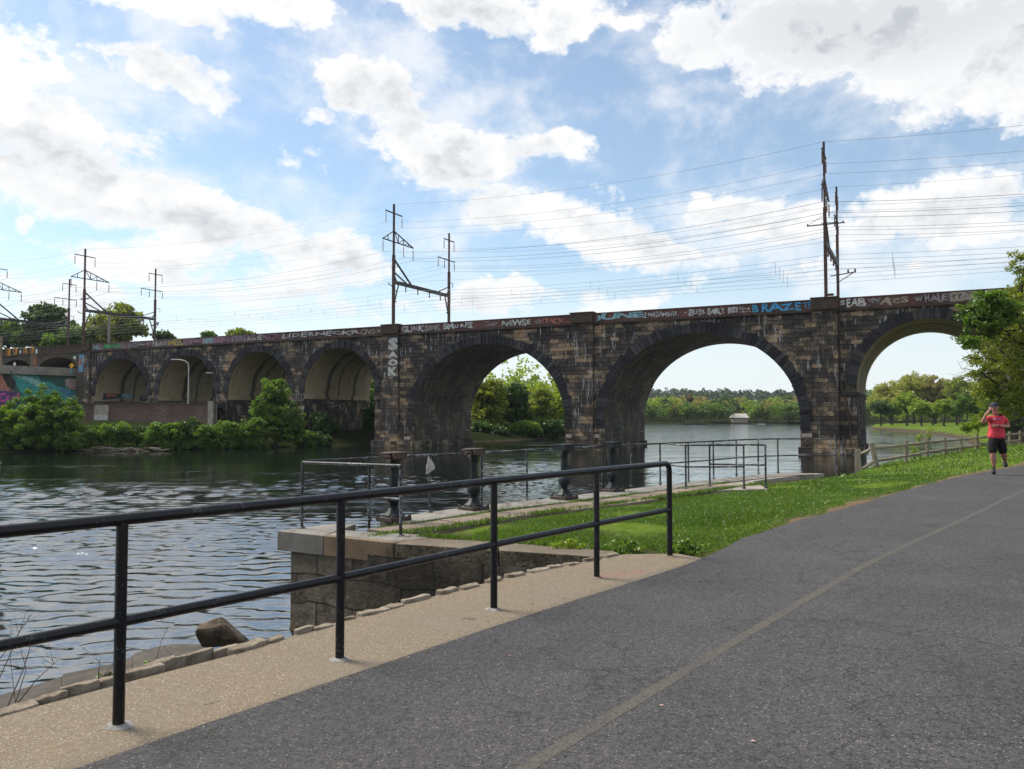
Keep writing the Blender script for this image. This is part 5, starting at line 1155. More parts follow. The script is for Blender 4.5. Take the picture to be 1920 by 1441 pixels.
def px_tree(name, label, cat, bx, d, blobs_px, mat, zb=None, **k):
    p = D(bx, 700, d); z0 = land_h(p.x, p.y) if zb is None else zb; s = d/FPX
    bl = []
    for (cx, cy, rx, ry) in blobs_px:
        q = D(cx, cy, d); bl.append((q.x-p.x, 0, q.z-z0, rx*s, (rx+ry)*.5*s, ry*s))
    return tree(name, label, cat, (p.x, p.y, z0), bl, mat, **k)
# ---- left bank bushes
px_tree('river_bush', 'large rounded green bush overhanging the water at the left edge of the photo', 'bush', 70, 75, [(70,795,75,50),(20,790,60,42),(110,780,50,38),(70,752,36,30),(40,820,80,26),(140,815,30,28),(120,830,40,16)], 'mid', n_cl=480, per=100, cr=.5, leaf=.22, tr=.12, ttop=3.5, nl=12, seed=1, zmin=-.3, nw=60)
px_tree('river_bush', 'tall bright green bushy tree in front of the third land arch', 'bush', 520, 85, [(518,745,26,36),(500,775,32,38),(540,790,30,40),(520,800,45,30),(505,727,16,18),(555,805,22,26)], 'mid', n_cl=300, per=80, cr=.5, leaf=.24, tr=.12, ttop=5, nl=10, seed=2, zmin=-.2, nw=60)
px_tree('river_bush', 'small dark green bush under the widest land arch', 'bush', 607, 95, [(608,795,22,26),(600,780,14,14),(618,805,16,16)], 'deep', n_cl=110, per=70, cr=.5, leaf=.24, tr=.08, ttop=3, nl=6, seed=3, zmin=-.2, nw=40)
px_tree('river_bush', 'dark narrow bush hugging the left side of the first river pier', 'bush', 694, 101, [(694,790,14,30),(690,815,16,18)], 'deep', n_cl=90, per=70, cr=.5, leaf=.24, tr=.08, ttop=3, nl=6, seed=4, zmin=-.2, nw=40)
SHX = [-60,0,150,250,450,560,640,700]; SHD = [66,69.7,73.5,75,79,84,88,93]
for i, (cx, w_, top, mt) in enumerate(((188,26,795,'mid'),(222,24,790,'mid'),(258,26,797,'deep'),(292,24,790,'mid'),(325,26,792,'mid'),(352,26,782,'deep'),(385,26,792,'mid'),(420,26,790,'mid'),(452,24,786,'mid'),(480,20,782,'mid'),(600,18,822,'deep'),(572,16,808,'mid'))):
    d = float(np.interp(cx, SHX, SHD))+2.2+(i % 3)*.5; yb = CZ-WZ; yb = 779+1500*yb/(d-1.5)
    px_tree('bank_shrub', 'low leafy shrub in the unbroken green hedge on the far riverbank below the brick wall', 'shrub', cx, d, [(cx,(top+yb)/2-4,w_,(yb-top)*.42),(cx-6,yb-13,w_*.95,12),(cx+8,yb-10,w_*.9,10)], mt, n_cl=150, per=75, cr=.42, leaf=.20, tr=.05, ttop=1.6, nl=6, seed=20+i, zmin=-1.2, group='shrubs in the riverbank hedge', nw=30)
# ---- trees behind the viaduct, left
for i, (lab, bx, d, bl, mt, n_) in enumerate((
 ('mid green tree cut by the left edge, behind the viaduct', 12, 150, [(5,625,36,28),(40,632,22,20)], 'mid', 160),
 ('large rounded green tree rising behind the two low brick arches', 92, 152, [(85,605,38,34),(70,590,22,18),(115,620,28,26),(80,635,45,18),(105,585,18,14)], 'deep', 330),
 ('bright green lower tree between the two larger treetops behind the viaduct', 128, 146, [(115,640,34,14),(140,630,22,18)], 'mid', 140),
 ('broad green tree with a wispy top, behind the leftmost complete gantry', 222, 150, [(215,612,48,30),(240,600,26,30),(185,622,26,24),(230,577,16,12),(262,615,16,16),(200,640,60,14)], 'olive', 380),
 ('small round treetop peeping over the parapet beside a gantry pole', 308, 150, [(305,632,13,11),(318,638,8,6)], 'deep', 50),
 ('tiny treetop just above the parapet graffiti, left of the wider one', 390, 150, [(390,630,10,7)], 'mid', 24),
 ('wide low treetop showing over the parapet, nearest to the middle gantry', 452, 150, [(450,628,20,8),(470,630,14,6)], 'olive', 50))):
    px_tree('tree', lab, 'tree', bx, d, bl, mt, zb=2, n_cl=n_, per=55, cr=1.0, leaf=.50, tr=.35, nl=10, seed=40+i, zmin=8, nw=90, twig=.05, z_lo=.55)
# ---- trees seen through the first river arch and the narrow gap beside the pier
for i, (lab, bx, d, bl, mt, n_) in enumerate((
 ('slender yellow-green tree at the left of the left river arch opening', 905, 117, [(915,760,34,38),(900,735,22,22),(925,725,20,14),(905,800,40,24)], 'olive', 330),
 ('dense rounded dark green tree in the left river arch', 962, 122, [(965,745,26,28),(960,770,32,26),(975,790,30,20)], 'deep', 300),
 ('pale budding tree right of the dense dark tree in the left river arch', 1010, 135, [(1012,755,26,26),(1000,780,30,24),(1020,738,14,12)], 'olive', 240),
 ('yellow-green tree half hidden by the middle pier', 1048, 134, [(1050,765,26,30),(1040,795,30,22)], 'spring', 200),
 ('low bright bush at the waterline in the left river arch', 960, 116, [(965,808,30,14),(990,806,26,16),(945,814,20,8)], 'mid', 170),
 ('low dark waterside bush right of the bright one, in the left river arch', 1015, 119.5, [(1015,803,28,18),(1040,804,22,16),(1055,806,16,12)], 'deep', 200),
 ('dark bush at the foot of the slender tree beside the pier', 900, 112, [(895,808,30,18),(925,812,28,14)], 'deep', 190),
 ('tall tree filling the narrow gap beside the first river pier', 690, 125, [(698,740,22,42),(690,775,26,30),(715,770,24,34)], 'mid', 260),
 ('green tree behind the pier, just right of the narrow gap', 760, 140, [(770,770,60,45),(830,775,50,40)], 'mid', 260))):
    px_tree('riverbank_tree', lab, 'tree', bx, d, bl, mt, n_cl=n_, per=60, cr=.8, leaf=.36, tr=.18, nl=9, seed=60+i, zmin=-.2, nw=70, twig=.03)
# ---- riverside park on the right
for i, (lab, bx, d, bl, mt, n_) in enumerate((
 ('tall domed pale spring tree in the park beside the right pier', 1712, 265, [(1712,727,34,28),(1695,748,34,26),(1726,746,34,26)], 'pale', 420),
 ('broad budding brownish-green park tree right of the domed pale tree', 1752, 262, [(1755,728,30,24),(1760,748,34,22),(1775,742,26,24)], 'tan', 320),
 ('pale low park tree at the left, close to the pier', 1668, 270, [(1665,735,24,22),(1655,750,22,20)], 'pale', 200),
 ('yellow-green park tree partly behind the big foreground tree', 1795, 250, [(1800,735,28,30),(1815,750,30,26)], 'olive', 260))):
    px_tree('park_tree', lab, 'tree', bx, d, bl, mt, zb=-1.0, n_cl=n_, per=60, cr=1.25, leaf=.55, tr=.35, nl=9, seed=80+i, zmin=3, nw=90, twig=.05)
SMALL = [(1650,214,17,'deep',0),(1671,236,19,'mid',3),(1699,214,25,'spring',-9),(1726,206,20,'spring',0),(1748,232,15,'mid',5),(1769,200,20,'spring',-2),(1792,222,17,'mid',2),(1812,196,24,'mid',-6),(1838,206,20,'deep',0),(1858,200,20,'mid',0)]
protos = {}
for i, (bx, d, rx, mt, dy_) in enumerate(SMALL):
    hy = 768-rx*.32+dy_
    labs = {0:'dark low spreading park tree closest to the right pier', 2:'tallest and widest of the low bright green park trees'}
    lab = labs.get(i, 'low spreading bright green park tree in the row on the far lawn')
    px_tree('park_tree', lab, 'tree', bx, d, [(bx,hy,rx,13-dy_*.5),(bx-rx*.4,hy+5,rx*.7,8),(bx+rx*.5,hy+3,rx*.65,10)], mt, zb=-1.0, n_cl=110, per=55, cr=.9, leaf=.42, tr=.28, ttop=3.5, nl=7, seed=100+i, zmin=2.1, nw=40, twig=.05, group=None if i in labs else 'low park trees in a row', bark=mbark2)
# ---- far wooded hills (one mass) and a few trees that stand out
CS = []; NL = []
rgw = np.random.default_rng(5)
def wood_mass(name, region, n, hgt, mat, leafs, per, ncl, seed, label):
    rg = np.random.default_rng(seed); Vs = []; cls = []
    for k in range(n):
        x, y = region(rg); z = land_h(x, y)
        if z < WZ+.3 or (abs(960+1500*x/y-1386) < 22 and y < 380): continue
        h_ = hgt*rg.uniform(.75, 1.25); r_ = h_*rg.uniform(.36,.52); s_ = max(1, y/450)
        C = sample_blobs([(x, y, z+h_*.62, r_, r_, h_*.36), (x, y, z+h_*.38, r_*.8, r_*.8, h_*.3)], ncl, rg, .3)
        V, cl = leaves(C, per, h_*.13, leafs*s_, .7, .5, rg); tone = rg.uniform(0,1); Vs.append(V); cls.append(np.clip(cl*.3+tone*.75-.05, 0, 1))
    o = link(name, mesh_leaves(name, np.concatenate(Vs), np.concatenate(cls), LM[mat])); return tag(o, label, 'woods', kind='stuff')
wood_mass('far_woods', lambda r: (lambda u, d: (d*(1150+u*520-960)/1500-0, d))(r.uniform(), r.uniform(355, 366)), 80, 8, 'mid', .7, 22, 30, 1, 'bright green treeline along the far waterside')
wood_mass('far_woods', lambda r: (lambda y: (y*(r.uniform(1140,1680)-960)/1500, y))(r.uniform(372, 640)), 130, 10.5, 'spring', .85, 34, 40, 2, 'yellow-green spring woodland covering the far hillside')
wood_mass('far_woods', lambda r: (lambda y: (y*(r.uniform(1140,1700)-960)/1500, y))(r.uniform(372, 620)), 75, 10.5, 'tan', .85, 34, 34, 3, 'budding brownish trees scattered through the far hillside')
wood_mass('far_woods', lambda r: (lambda y: (y*(r.uniform(1140,1700)-960)/1500, y))(r.uniform(372, 640)), 80, 10, 'deep', .85, 34, 36, 9, 'darker green trees among the spring woodland on the far hillside')
wood_mass('far_woods', lambda r: (lambda y: (y*(r.uniform(1120,1720)-960)/1500, y))(r.uniform(800, 1080)), 260, 13, 'dark', 1.1, 12, 22, 4, 'dark bluish wooded ridge on the skyline of the far bank')
wood_mass('far_woods', lambda r: (lambda y: (y*(r.uniform(640,1130)-960)/1500, y))(r.uniform(150, 330)), 150, 10.5, 'spring', .7, 26, 26, 6, 'yellow-green woodland behind the trees in the left river arch')
wood_mass('far_woods', lambda r: (lambda y: (y*(r.uniform(1640,1990)-960)/1500, y))(r.uniform(290, 400)), 90, 12, 'spring', .9, 22, 26, 7, 'woodland behind the park trees on the right bank')
px_tree('far_tree', 'reddish-brown tree high on the far hillside', 'tree', 1294, 430, [(1294,746,7,8)], 'red', n_cl=30, per=26, cr=.9, leaf=.8, tr=.3, seed=130, zmin=2, nw=20, twig=.05)
px_tree('far_tree', 'broad tan budding tree on the far bank, left part of the wide arch', 'tree', 1275, 365, [(1275,765,18,14),(1262,772,14,10)], 'tan', n_cl=70, per=30, cr=1.1, leaf=.7, tr=.3, seed=131, zmin=1.5, nw=30, twig=.05)
px_tree('far_tree', 'round tan budding tree on the far bank beside the pier', 'tree', 1478, 362, [(1478,767,15,11)], 'tan', n_cl=60, per=30, cr=1.1, leaf=.7, tr=.3, seed=132, zmin=1.5, nw=30, twig=.05)
px_tree('far_tree', 'bright green rounded waterside tree right of the boathouse', 'tree', 1419, 362, [(1419,770,12,13),(1411,776,7,9)], 'spring', n_cl=60, per=30, cr=1.1, leaf=.7, tr=.3, seed=133, zmin=1.2, nw=30, twig=.05)
# ---- big foreground tree at the right
dT = 44; pT = D(1948, 780, dT); zT = land_h(pT.x, pT.y)
bpx = [(1905,560,40,75),(1930,640,80,90),(1880,650,70,60),(1850,700,55,45),(1880,745,60,38),(1940,740,90,55),(1915,500,36,30),(1960,560,70,90),(1835,735,36,24),(1920,785,40,18)]
s = dT/FPX; bl = []
for (cx, cy, rx, ry) in bpx: q = D(cx, cy, dT); bl.append((q.x-pT.x, -.6, q.z-zT, rx*s, (rx+ry)*.6*s, ry*s))
rg = np.random.default_rng(77); C = sample_blobs(bl, 560, rg, .42, 1.0)
# keep an opening at the lower left of the crown
tr_ = empty('riverside_tree', (pT.x, pT.y, zT)); tag(tr_, 'large leafy tree leaning in from the right over the fence in front of the viaduct', 'tree')
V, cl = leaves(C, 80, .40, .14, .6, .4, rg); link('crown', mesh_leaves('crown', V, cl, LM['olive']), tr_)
bl2 = []
for (cx, cy, rx, ry) in ((1845,600,42,30),(1822,578,20,16),(1870,580,40,40),(1818,640,22,14),(1850,560,28,14)): q = D(cx, cy, dT-2); bl2.append((q.x-pT.x, -2, q.z-zT, rx*s, (rx+ry)*.5*s, ry*s))
C2 = sample_blobs(bl2, 150, rg, .6); V, cl = leaves(C2, 60, .36, .17, .6, .4, rg); link('bright_branch', mesh_leaves('bright_branch', V, cl, LM['mid']), tr_)
mb = MB(); wood(mb, np.concatenate([C[:260], C2[:60]]), 8.5, .24, rg, 16, (-1.0, 0), twig=.022, z_lo=.12)
for (x0, y0, x1, y1) in ((1935,650,1800,588),(1900,700,1806,716),(1925,620,1795,640),(1900,690,1812,672),(1870,720,1800,690)):   # long bare twigs
    a_ = D(x0, y0, dT-1)-Vector((pT.x, pT.y, zT)); b2 = D(x1, y1, dT-1.5)-Vector((pT.x, pT.y, zT)); m_ = a_.lerp(b2, .5)+Vector((0,0,.25)); mb.tube([a_, m_, b2], [.05,.03,.006], 5)
    for k in range(14):
        s0 = a_.lerp(b2, .35+.65*k/14); mb.tube([s0, s0+Vector((rg.normal()*.4-.3, rg.normal()*.4, rg.normal()*.35))], [.012,.003], 4, cap=False)
mb.build('trunk', mbark2, tr_)
px_tree('riverbank_shrub', 'yellow-green leafy shrub by the fence left of the jogger', 'shrub', 1832, 56, [(1832,792,16,14),(1812,800,12,10),(1848,785,12,16)], 'spring', n_cl=70, per=60, cr=.26, leaf=.13, tr=.04, ttop=1.2, nl=7, seed=140, zmin=-.3, nw=40)
px_tree('riverbank_shrub', 'dark shrub behind the fence at the right edge of the photo', 'shrub', 1915, 63, [(1908,795,26,26),(1930,780,30,40),(1880,800,16,14)], 'deep', n_cl=170, per=60, cr=.36, leaf=.16, tr=.05, ttop=1.6, nl=7, seed=141, zmin=-.3, nw=40)
for i, (cx, cy, d_) in enumerate(((1712,845,42),(1742,812,47),(1801,836,52),(1722,818,43))):
    px_tree('bank_sapling', ('sparse leafy sapling behind the fence rails','thin sapling reaching above the fence','tuft of green sapling leaves at a fence post near the jogger','sparse sapling whose leaves show just over the top rail')[i], 'sapling', cx, d_+1.5, [(cx,cy,9,10)], 'spring', n_cl=12, per=16, cr=.15, leaf=.085, tr=.02, ttop=.9, nl=5, seed=150+i, zmin=.1, nw=12, twig=.006)

# ---- grass blades
def grass(name, n, xr, yr, hmin, hmax, seed, label, cond, clumpy=True):
    rg = np.random.default_rng(seed); X = rg.uniform(*xr, n); Y = rg.uniform(*yr, n)
    keep = rg.uniform(0, 1, n) < np.clip((13/np.maximum(np.hypot(X, Y), 5))**1.6, 0, 1); X, Y = X[keep], Y[keep]
    h, sdp, d, ins = land_field(X, Y); m = cond(X, Y, h, sdp, d, ins); X, Y, h, sdp, d = X[m], Y[m], h[m], sdp[m], d[m]
    cl = .5+.28*np.sin(X*1.9+1.3*np.sin(Y*1.1))+.22*np.sin(Y*2.7+X*.8); 
    patchy = .5+.5*np.sin(X*.9+Y*.55+2*np.sin(Y*.37))*np.sin(Y*1.3-X*.4+1.1)
    hh = rg.uniform(hmin, hmax, len(X))*(.4+1.1*cl**1.5+.35*patchy)*np.where(rg.uniform(size=len(X)) < .015, 1.6, 1)*np.clip(.45+sdp*.9, .4, 1)
    wd_ = rg.uniform(.0035, .0065, len(X))*np.maximum(1, np.hypot(X, Y)/9); a = rg.uniform(0, 6.28, len(X)); lean_ = rg.normal(size=(len(X), 2))*.45*hh[:, None]
    base = np.stack([X, Y, h-.008], 1); dx_ = np.stack([np.cos(a)*wd_, np.sin(a)*wd_, 0*a], 1); mid_ = base+np.stack([lean_[:,0]*.35, lean_[:,1]*.35, hh*.6], 1); tip = base+np.stack([lean_[:,0], lean_[:,1], hh], 1)
    V = np.stack([base-dx_, base+dx_, mid_+dx_*.7, tip], 1).reshape(-1,3)
    cc_ = np.repeat(np.clip(cl*.25+patchy*.35+rg.uniform(0,.4,len(X)), 0, 1), 4)
    o = link(name, np_mesh(name, V, np.arange(len(V)).reshape(-1,4), mgrass, attrs=dict(clump=cc_))); return tag(o, label, 'grass', kind='stuff')
mgrass = leaf_mat('grass_blades', [(0,(.034,.080,.010)),(.45,(.075,.145,.016)),(.8,(.13,.20,.022)),(1,(.19,.23,.045))], .4)
deckP = np.array([(p.x+.0, p.y) for p in edge_o]); deckI = []
for k in range(40):
    p0, e0 = along(edge_o, tot*k/39); wdk = 1.52; deckI.append((p0.x+e0.y*wdk, p0.y-e0.x*wdk))
deckpoly = np.array([(p.x, p.y) for p in edge_o]+deckI[::-1]); padpoly = np.array([(p[0]+PO.x, p[1]+PO.y) for p in [(q.x-PO.x, q.y-PO.y) for q in (edge_o[6], edge_o[-1], G(1500,884.3,ZD), G(1545,885,ZD), G(1400,898,ZD), G(1440,914,ZD), G(1290,918,ZD), G(1240,925,ZD))]])
cappoly = np.array([(q.x, q.y) for q in (G(739,1017,ZD), G(1112,1041,ZD), G(1175,1043,ZD), G(1150,1030,ZD), G(933,1014,ZD), G(791,1005,ZD), G(690,996,ZD), G(560,990,ZD), G(519,994,ZD))])
sp = np.array(poly)
def gcond(X, Y, h, sdp, d, ins):
    return (~ins) & (sdp > .22+.10*np.sin(X*2.3)+.08*np.sin(Y*5.1)) & (d > .35) & ~inside(X, Y, DECK) & ~inside(X, Y, deckpoly) & ~inside(X, Y, sp)
grass('grass', 620000, (-1.5,12), (9,24), .022, .052, 1, 'short green lawn grass between the path and the stone wharf', gcond)
grass('grass', 260000, (3,40), (18,62), .045, .10, 2, 'green bank grass between the path and the wooden fence', gcond)
# grass growing in the joints of the slabs
def joint_strip(name, pts, n, spread, hmin, hmax, z0, seed, label):
    rg = np.random.default_rng(seed); P = []; L = [Vector(p) for p in pts]; tl = sum((b_-a_).length for a_, b_ in zip(L[:-1], L[1:]))
    dens_ = rg.uniform(0, 1, 14)
    for _ in range(n):
        s_ = rg.uniform(0, 1)
        if dens_[int(s_*14)] < .45 and rg.uniform() > .25: continue
        p, e = along(L, s_*tl); P.append((p.x+rg.normal()*spread, p.y+rg.normal()*spread))
    P = np.array(P); N = len(P); hh = rg.uniform(hmin, hmax, N); a = rg.uniform(0, 6.28, N); wd_ = .007; ln = rg.normal(size=(N,2))*.5*hh[:, None]
    base = np.stack([P[:,0], P[:,1], np.full(N, z0)], 1); dx_ = np.stack([np.cos(a)*wd_, np.sin(a)*wd_, 0*a], 1); tip = base+np.stack([ln[:,0], ln[:,1], hh], 1); mid_ = base+np.stack([ln[:,0]*.35, ln[:,1]*.35, hh*.6], 1)
    V = np.stack([base-dx_, base+dx_, mid_+dx_*.7, tip], 1).reshape(-1,3)
    o = link(name, np_mesh(name, V, np.arange(len(V)).reshape(-1,4), mgrass, attrs=dict(clump=np.repeat(rg.uniform(.2,.9,N), 4)))); return tag(o, label, 'grass', kind='stuff')
def offl(dst, a0=0, a1=1): return [along(edge_o, tot*(a0+(a1-a0)*k/20))[0]+Vector((along(edge_o, tot*(a0+(a1-a0)*k/20))[1].y*dst, -along(edge_o, tot*(a0+(a1-a0)*k/20))[1].x*dst, 0)) for k in range(21)]
joint_strip('joint_grass', offl(.80, .08, .72), 5200, .035, .02, .07, ZD-.03, 3, 'grass tufts growing in the joint between the wharf slabs')
joint_strip('joint_grass', offl(1.58, .03, .75), 5200, .06, .03, .09, ZD-.03, 4, 'ragged grass along the inner edge of the wharf slabs')
joint_strip('joint_grass', [G(791,1004,ZD), G(933,1013,ZD), G(1150,1029,ZD)], 3500, .05, .03, .10, ZD-.03, 5, 'grass along the back of the pebbled coping above the slip')
# broad-leaved weeds by the end of the railing
for i, (cx, cy, r_, mt, lab) in enumerate(((1172,1012,.30,'mid','clump of leafy weeds on the grass behind the railing end'),(1068,1012,.22,'spring','low yellow-green weeds behind the pebbled coping'),(1285,1020,.20,'mid','small patch of broad-leaved weeds right of the last rail post'))):
    p = G(cx, cy+10, -.2); z_ = land_h(p.x, p.y)
    tree('weeds', lab, 'weeds', (p.x, p.y, z_), [(0,0,.05,r_*1.5,r_,.14)], mt, n_cl=60, per=18, cr=.06, leaf=.045, tr=.008, ttop=.12, nl=5, seed=160+i, zmin=.0, nw=20, twig=.003)
# bare weed stalks at the lower left, twigs
def stalks(label, items, seed):
    rg = np.random.default_rng(seed); o = empty('bare_weeds', items[0][0]); tag(o, label, 'weeds'); mb = MB(); O_ = Vector(items[0][0])
    for base_, tipv, r_ in items:
        a_ = Vector(base_)-O_; b2 = Vector(tipv)-O_; m_ = a_.lerp(b2, .5)+Vector((rg.normal()*.03, rg.normal()*.03, .02)); mb.tube([a_, m_, b2], [r_, r_*.7, r_*.3], 5, cap=False)
        for k in range(5):
            s0 = m_.lerp(b2, rg.uniform(.1, 1)); mb.tube([s0, s0+Vector((rg.normal()*.10, rg.normal()*.05, abs(rg.normal())*.12))], [r_*.4, r_*.15], 4, cap=False)
    mb.build('stem', plain('dry_stem', (.05,.035,.03), .9), o)
def dp_(x, y, d): return D(x, y, d)
b1 = G(25,1312,-.2); b2_ = G(28,1318,-.2); d0 = b1.y
stalks('thin bare weed stalks rising against the water at the lower left', [(dp_(5,1345,4.5), dp_(66,1180,4.7), .004), (dp_(25,1330,4.6), dp_(35,1200,4.7), .003), (dp_(27,1325,4.6), dp_(110,1235,4.6), .004), (dp_(-10,1290,4.7), dp_(50,1145,4.9), .0035), (dp_(-20,1260,4.7), dp_(60,1150,4.9), .003), (dp_(30,1325,4.6), dp_(20,1160,4.8), .002)], 1)
stalks('short bare twigs growing from the granite ledge beside the first full post', [(dp_(184,1277,5.0), dp_(188,1238,5.0), .003), (dp_(190,1272,5.0), dp_(212,1245,5.0), .002), (dp_(290,1246,5.2), dp_(318,1168,5.3), .0025), (dp_(330,1230,5.3), dp_(322,1212,5.3), .002)], 2)
for i, (x, y, r_) in enumerate(((200,1272,.05),(287,1248,.05))):
    p = G(x, y, -.17); tree('weeds', ('small green weed on the ledge left of the first post','small green weed on the ledge between the post and the boulder')[i], 'weeds', tuple(p), [(0,0,.02,r_*1.4,r_,.03)], 'mid', n_cl=14, per=10, cr=.02, leaf=.02, tr=.003, ttop=.04, nl=3, seed=170+i, zmin=-.02, nw=5, twig=.001)
# driftwood and mud on the far left bank
o = empty('driftwood', D(215, 846, 76)); o.location.z = WZ; tag(o, 'bleached driftwood branches lying on the mud at the far bank', 'driftwood'); mb = MB(); rg = np.random.default_rng(9)
for k in range(46):
    x_ = rg.uniform(-4.2, 4.5); a_ = rg.normal()*.35; l_ = rg.uniform(.5, 1.8); z_ = rg.uniform(.05, .38); mb.tube([(x_, rg.normal()*.3-.6, z_), (x_+l_*.5, rg.normal()*.1-.5, z_+rg.normal()*.06), (x_+l_*math.cos(a_), l_*math.sin(a_)*.5-.6, z_+rg.normal()*.12)], [.05,.045,.02], 5)
mb.build('branches', plain('bleached_wood', (.20,.165,.135), .9), o)
# loose leaves and litter on the path
ml = plain('dry_leaf', (.28,.16,.11), .8)
for i, (x, y, lab) in enumerate(((957,1228,'small pale petal on the asphalt left of the centre line'),(1412,1388,'pinkish petal on the asphalt at the lower right'),(1241,1321,'tiny pink petal on the asphalt just right of the centre line'))):
    p = G(x, y, .012); mb = MB(); mb.add([(-.016,0,0),(0,-.007,.003),(.016,0,0),(0,.008,.004)], [(0,1,2,3)]); o = mb.build('petal', plain('petal', (.5,.33,.28), .7) if i else ml, None, loc=p); tag(o, lab, 'petal')
tw = MB(); p0 = G(866,1160,.006); tw.tube([(0,0,.004),(.05,.015,.008),(.10,.01,.004)], [.002,.002,.001], 5); tw.tube([(.05,-.02,.004),(.12,.0,.006)], [.002,.001], 5); o = tw.build('twig', plain('twig_bark', (.06,.04,.03), .9), None, loc=p0); tag(o, 'small broken twig lying on the tan concrete strip', 'twig')

# grit, dead leaves and clippings along the ragged path edge and on the concrete strip
rg = np.random.default_rng(21); Vs = []; cl_ = []
for k in range(2600):
    i = int(rg.integers(0, len(PS)-2)); 
    if PS[i][1] < 2 or PS[i][1] > 34: continue
    q = Vector((PS[i][0], PS[i][1], 0)).lerp(Vector((PS[i+1][0], PS[i+1][1], 0)), rg.uniform()); e_ = (Vector((PS[i+1][0], PS[i+1][1], 0))-Vector((PS[i][0], PS[i][1], 0))).normalized(); n_ = Vector((e_.y, -e_.x, 0))
    on = rg.exponential(.12)*(1 if PS[i][1] > 9.2 else .8) if rg.uniform() < .75 else rg.uniform(0, 4.5)
    if rg.uniform() < .3: on = -rg.uniform(0, .35)
    c_ = q+n_*on; s_ = rg.uniform(.004, .014)*(1+q.y/22); a_ = rg.uniform(0, 6.28); z_ = .011 if on > -.01 else .006
    d_ = Vector((math.cos(a_), math.sin(a_), rg.uniform(-.2,.3)))*s_; f_ = Vector((-math.sin(a_), math.cos(a_), rg.uniform(0,.4)))*s_*.45
    Vs += [c_-d_+Vector((0,0,z_)), c_-f_+Vector((0,0,z_)), c_+d_+Vector((0,0,z_)), c_+f_+Vector((0,0,z_+.002))]; cl_ += [rg.uniform()]*4
ml2 = leaf_mat('leaf_litter_mix', [(0,(.03,.025,.018)),(.5,(.10,.07,.04)),(.85,(.17,.13,.08)),(1,(.26,.22,.16))], .1)
o = link('leaf_litter', np_mesh('leaf_litter', [tuple(v_) for v_ in Vs], np.arange(len(Vs)).reshape(-1,4), ml2, attrs=dict(clump=cl_))); tag(o, 'fine dead leaves and grit scattered along the path edge', 'litter', kind='stuff')
# ================================================================ the jogger
jp = G(1866, 889, .006); jog = empty('person', jp); tag(jog, 'jogger in red T-shirt, black shorts and dark cap, one hand raised to the face', 'person')
K = 1.0/FPX*jp.y
def J(px, py, y=0.0): return Vector(((px-960)/FPX*(jp.y+y)-jp.x, y, (893-py)*K))
def skin(name, chains, mat, parent, sub=2, smooth=True):
    """chains: list of lists of (pos, radius or (rx,ry)); first point of first chain is root; shared points are merged by position"""
    V = []; E_ = []; Rr = []; idx = {}
    for ch in chains:
        prev = None
        for (p, r_) in ch:
            k = tuple(round(c, 4) for c in p)
            if k not in idx: idx[k] = len(V); V.append(p); Rr.append(r_)
            i = idx[k]
            if prev is not None and prev != i: E_.append((prev, i))
            prev = i
    me = bpy.data.meshes.new(name); me.from_pydata([tuple(v_) for v_ in V], E_, []); me.materials.append(mat)
    o = link(name, me, parent); md = o.modifiers.new('skin', 'SKIN'); md.use_smooth_shade = True; md.branch_smoothing = .5
    if not me.skin_vertices: 
        me.attributes.new('dummy', 'FLOAT', 'POINT')
    sv = me.skin_vertices[0].data
    for i, r_ in enumerate(Rr): sv[i].radius = (r_, r_) if not isinstance(r_, tuple) else r_; sv[i].use_root = (i == 0)
    s_ = o.modifiers.new('sub', 'SUBSURF'); s_.levels = sub; s_.render_levels = sub
    return o
mskin = plain('skin', (.36,.18,.13), .55, nscale=8, var=.12); mshirt, t, b = new_mat('red_shirt'); f = noise(t, coord(t), 7, 4, .6)
setp(t, b, Base_Color=mix(t, mr(t, f, .35, .7), (.42,.022,.040), (.62,.05,.075)), Roughness=.85, Normal=bump(t, f, .6, .03))
mshort = plain('black_shorts', (.0025,.0025,.003), 1.0); mshoe = plain('black_shoe', (.012,.012,.014), .6); mcap = plain('navy_cap', (.010,.013,.028), .7); mhair = plain('dark_hair', (.03,.02,.015), .8)
hipR, hipL = J(1858.5,826,0), J(1873,826,0); pel = J(1866,822,0)
kR, kL = J(1859.5,851,-.10), J(1878.5,851,-.06); aR, aL = J(1861,879,-.02), J(1882,869,.34)
tR, tL = J(1860,889.5,-.20), J(1884,880,.30)
wst = J(1867,806,0); chest = J(1867,792,0); neck0 = J(1867,780,0); neck1 = J(1865,774.5,-.01); head = J(1864,768,-.03); crown = J(1864,761,-.02)
sR, sL = J(1855,785,0), J(1880,785,0); eR, eL = J(1840.5,796,-.10), J(1890.5,803,-.02); wR, wL = J(1850,778,-.26), J(1872,801.5,-.25); hR, hL = J(1854.5,772.5,-.25), J(1866,800.5,-.30)
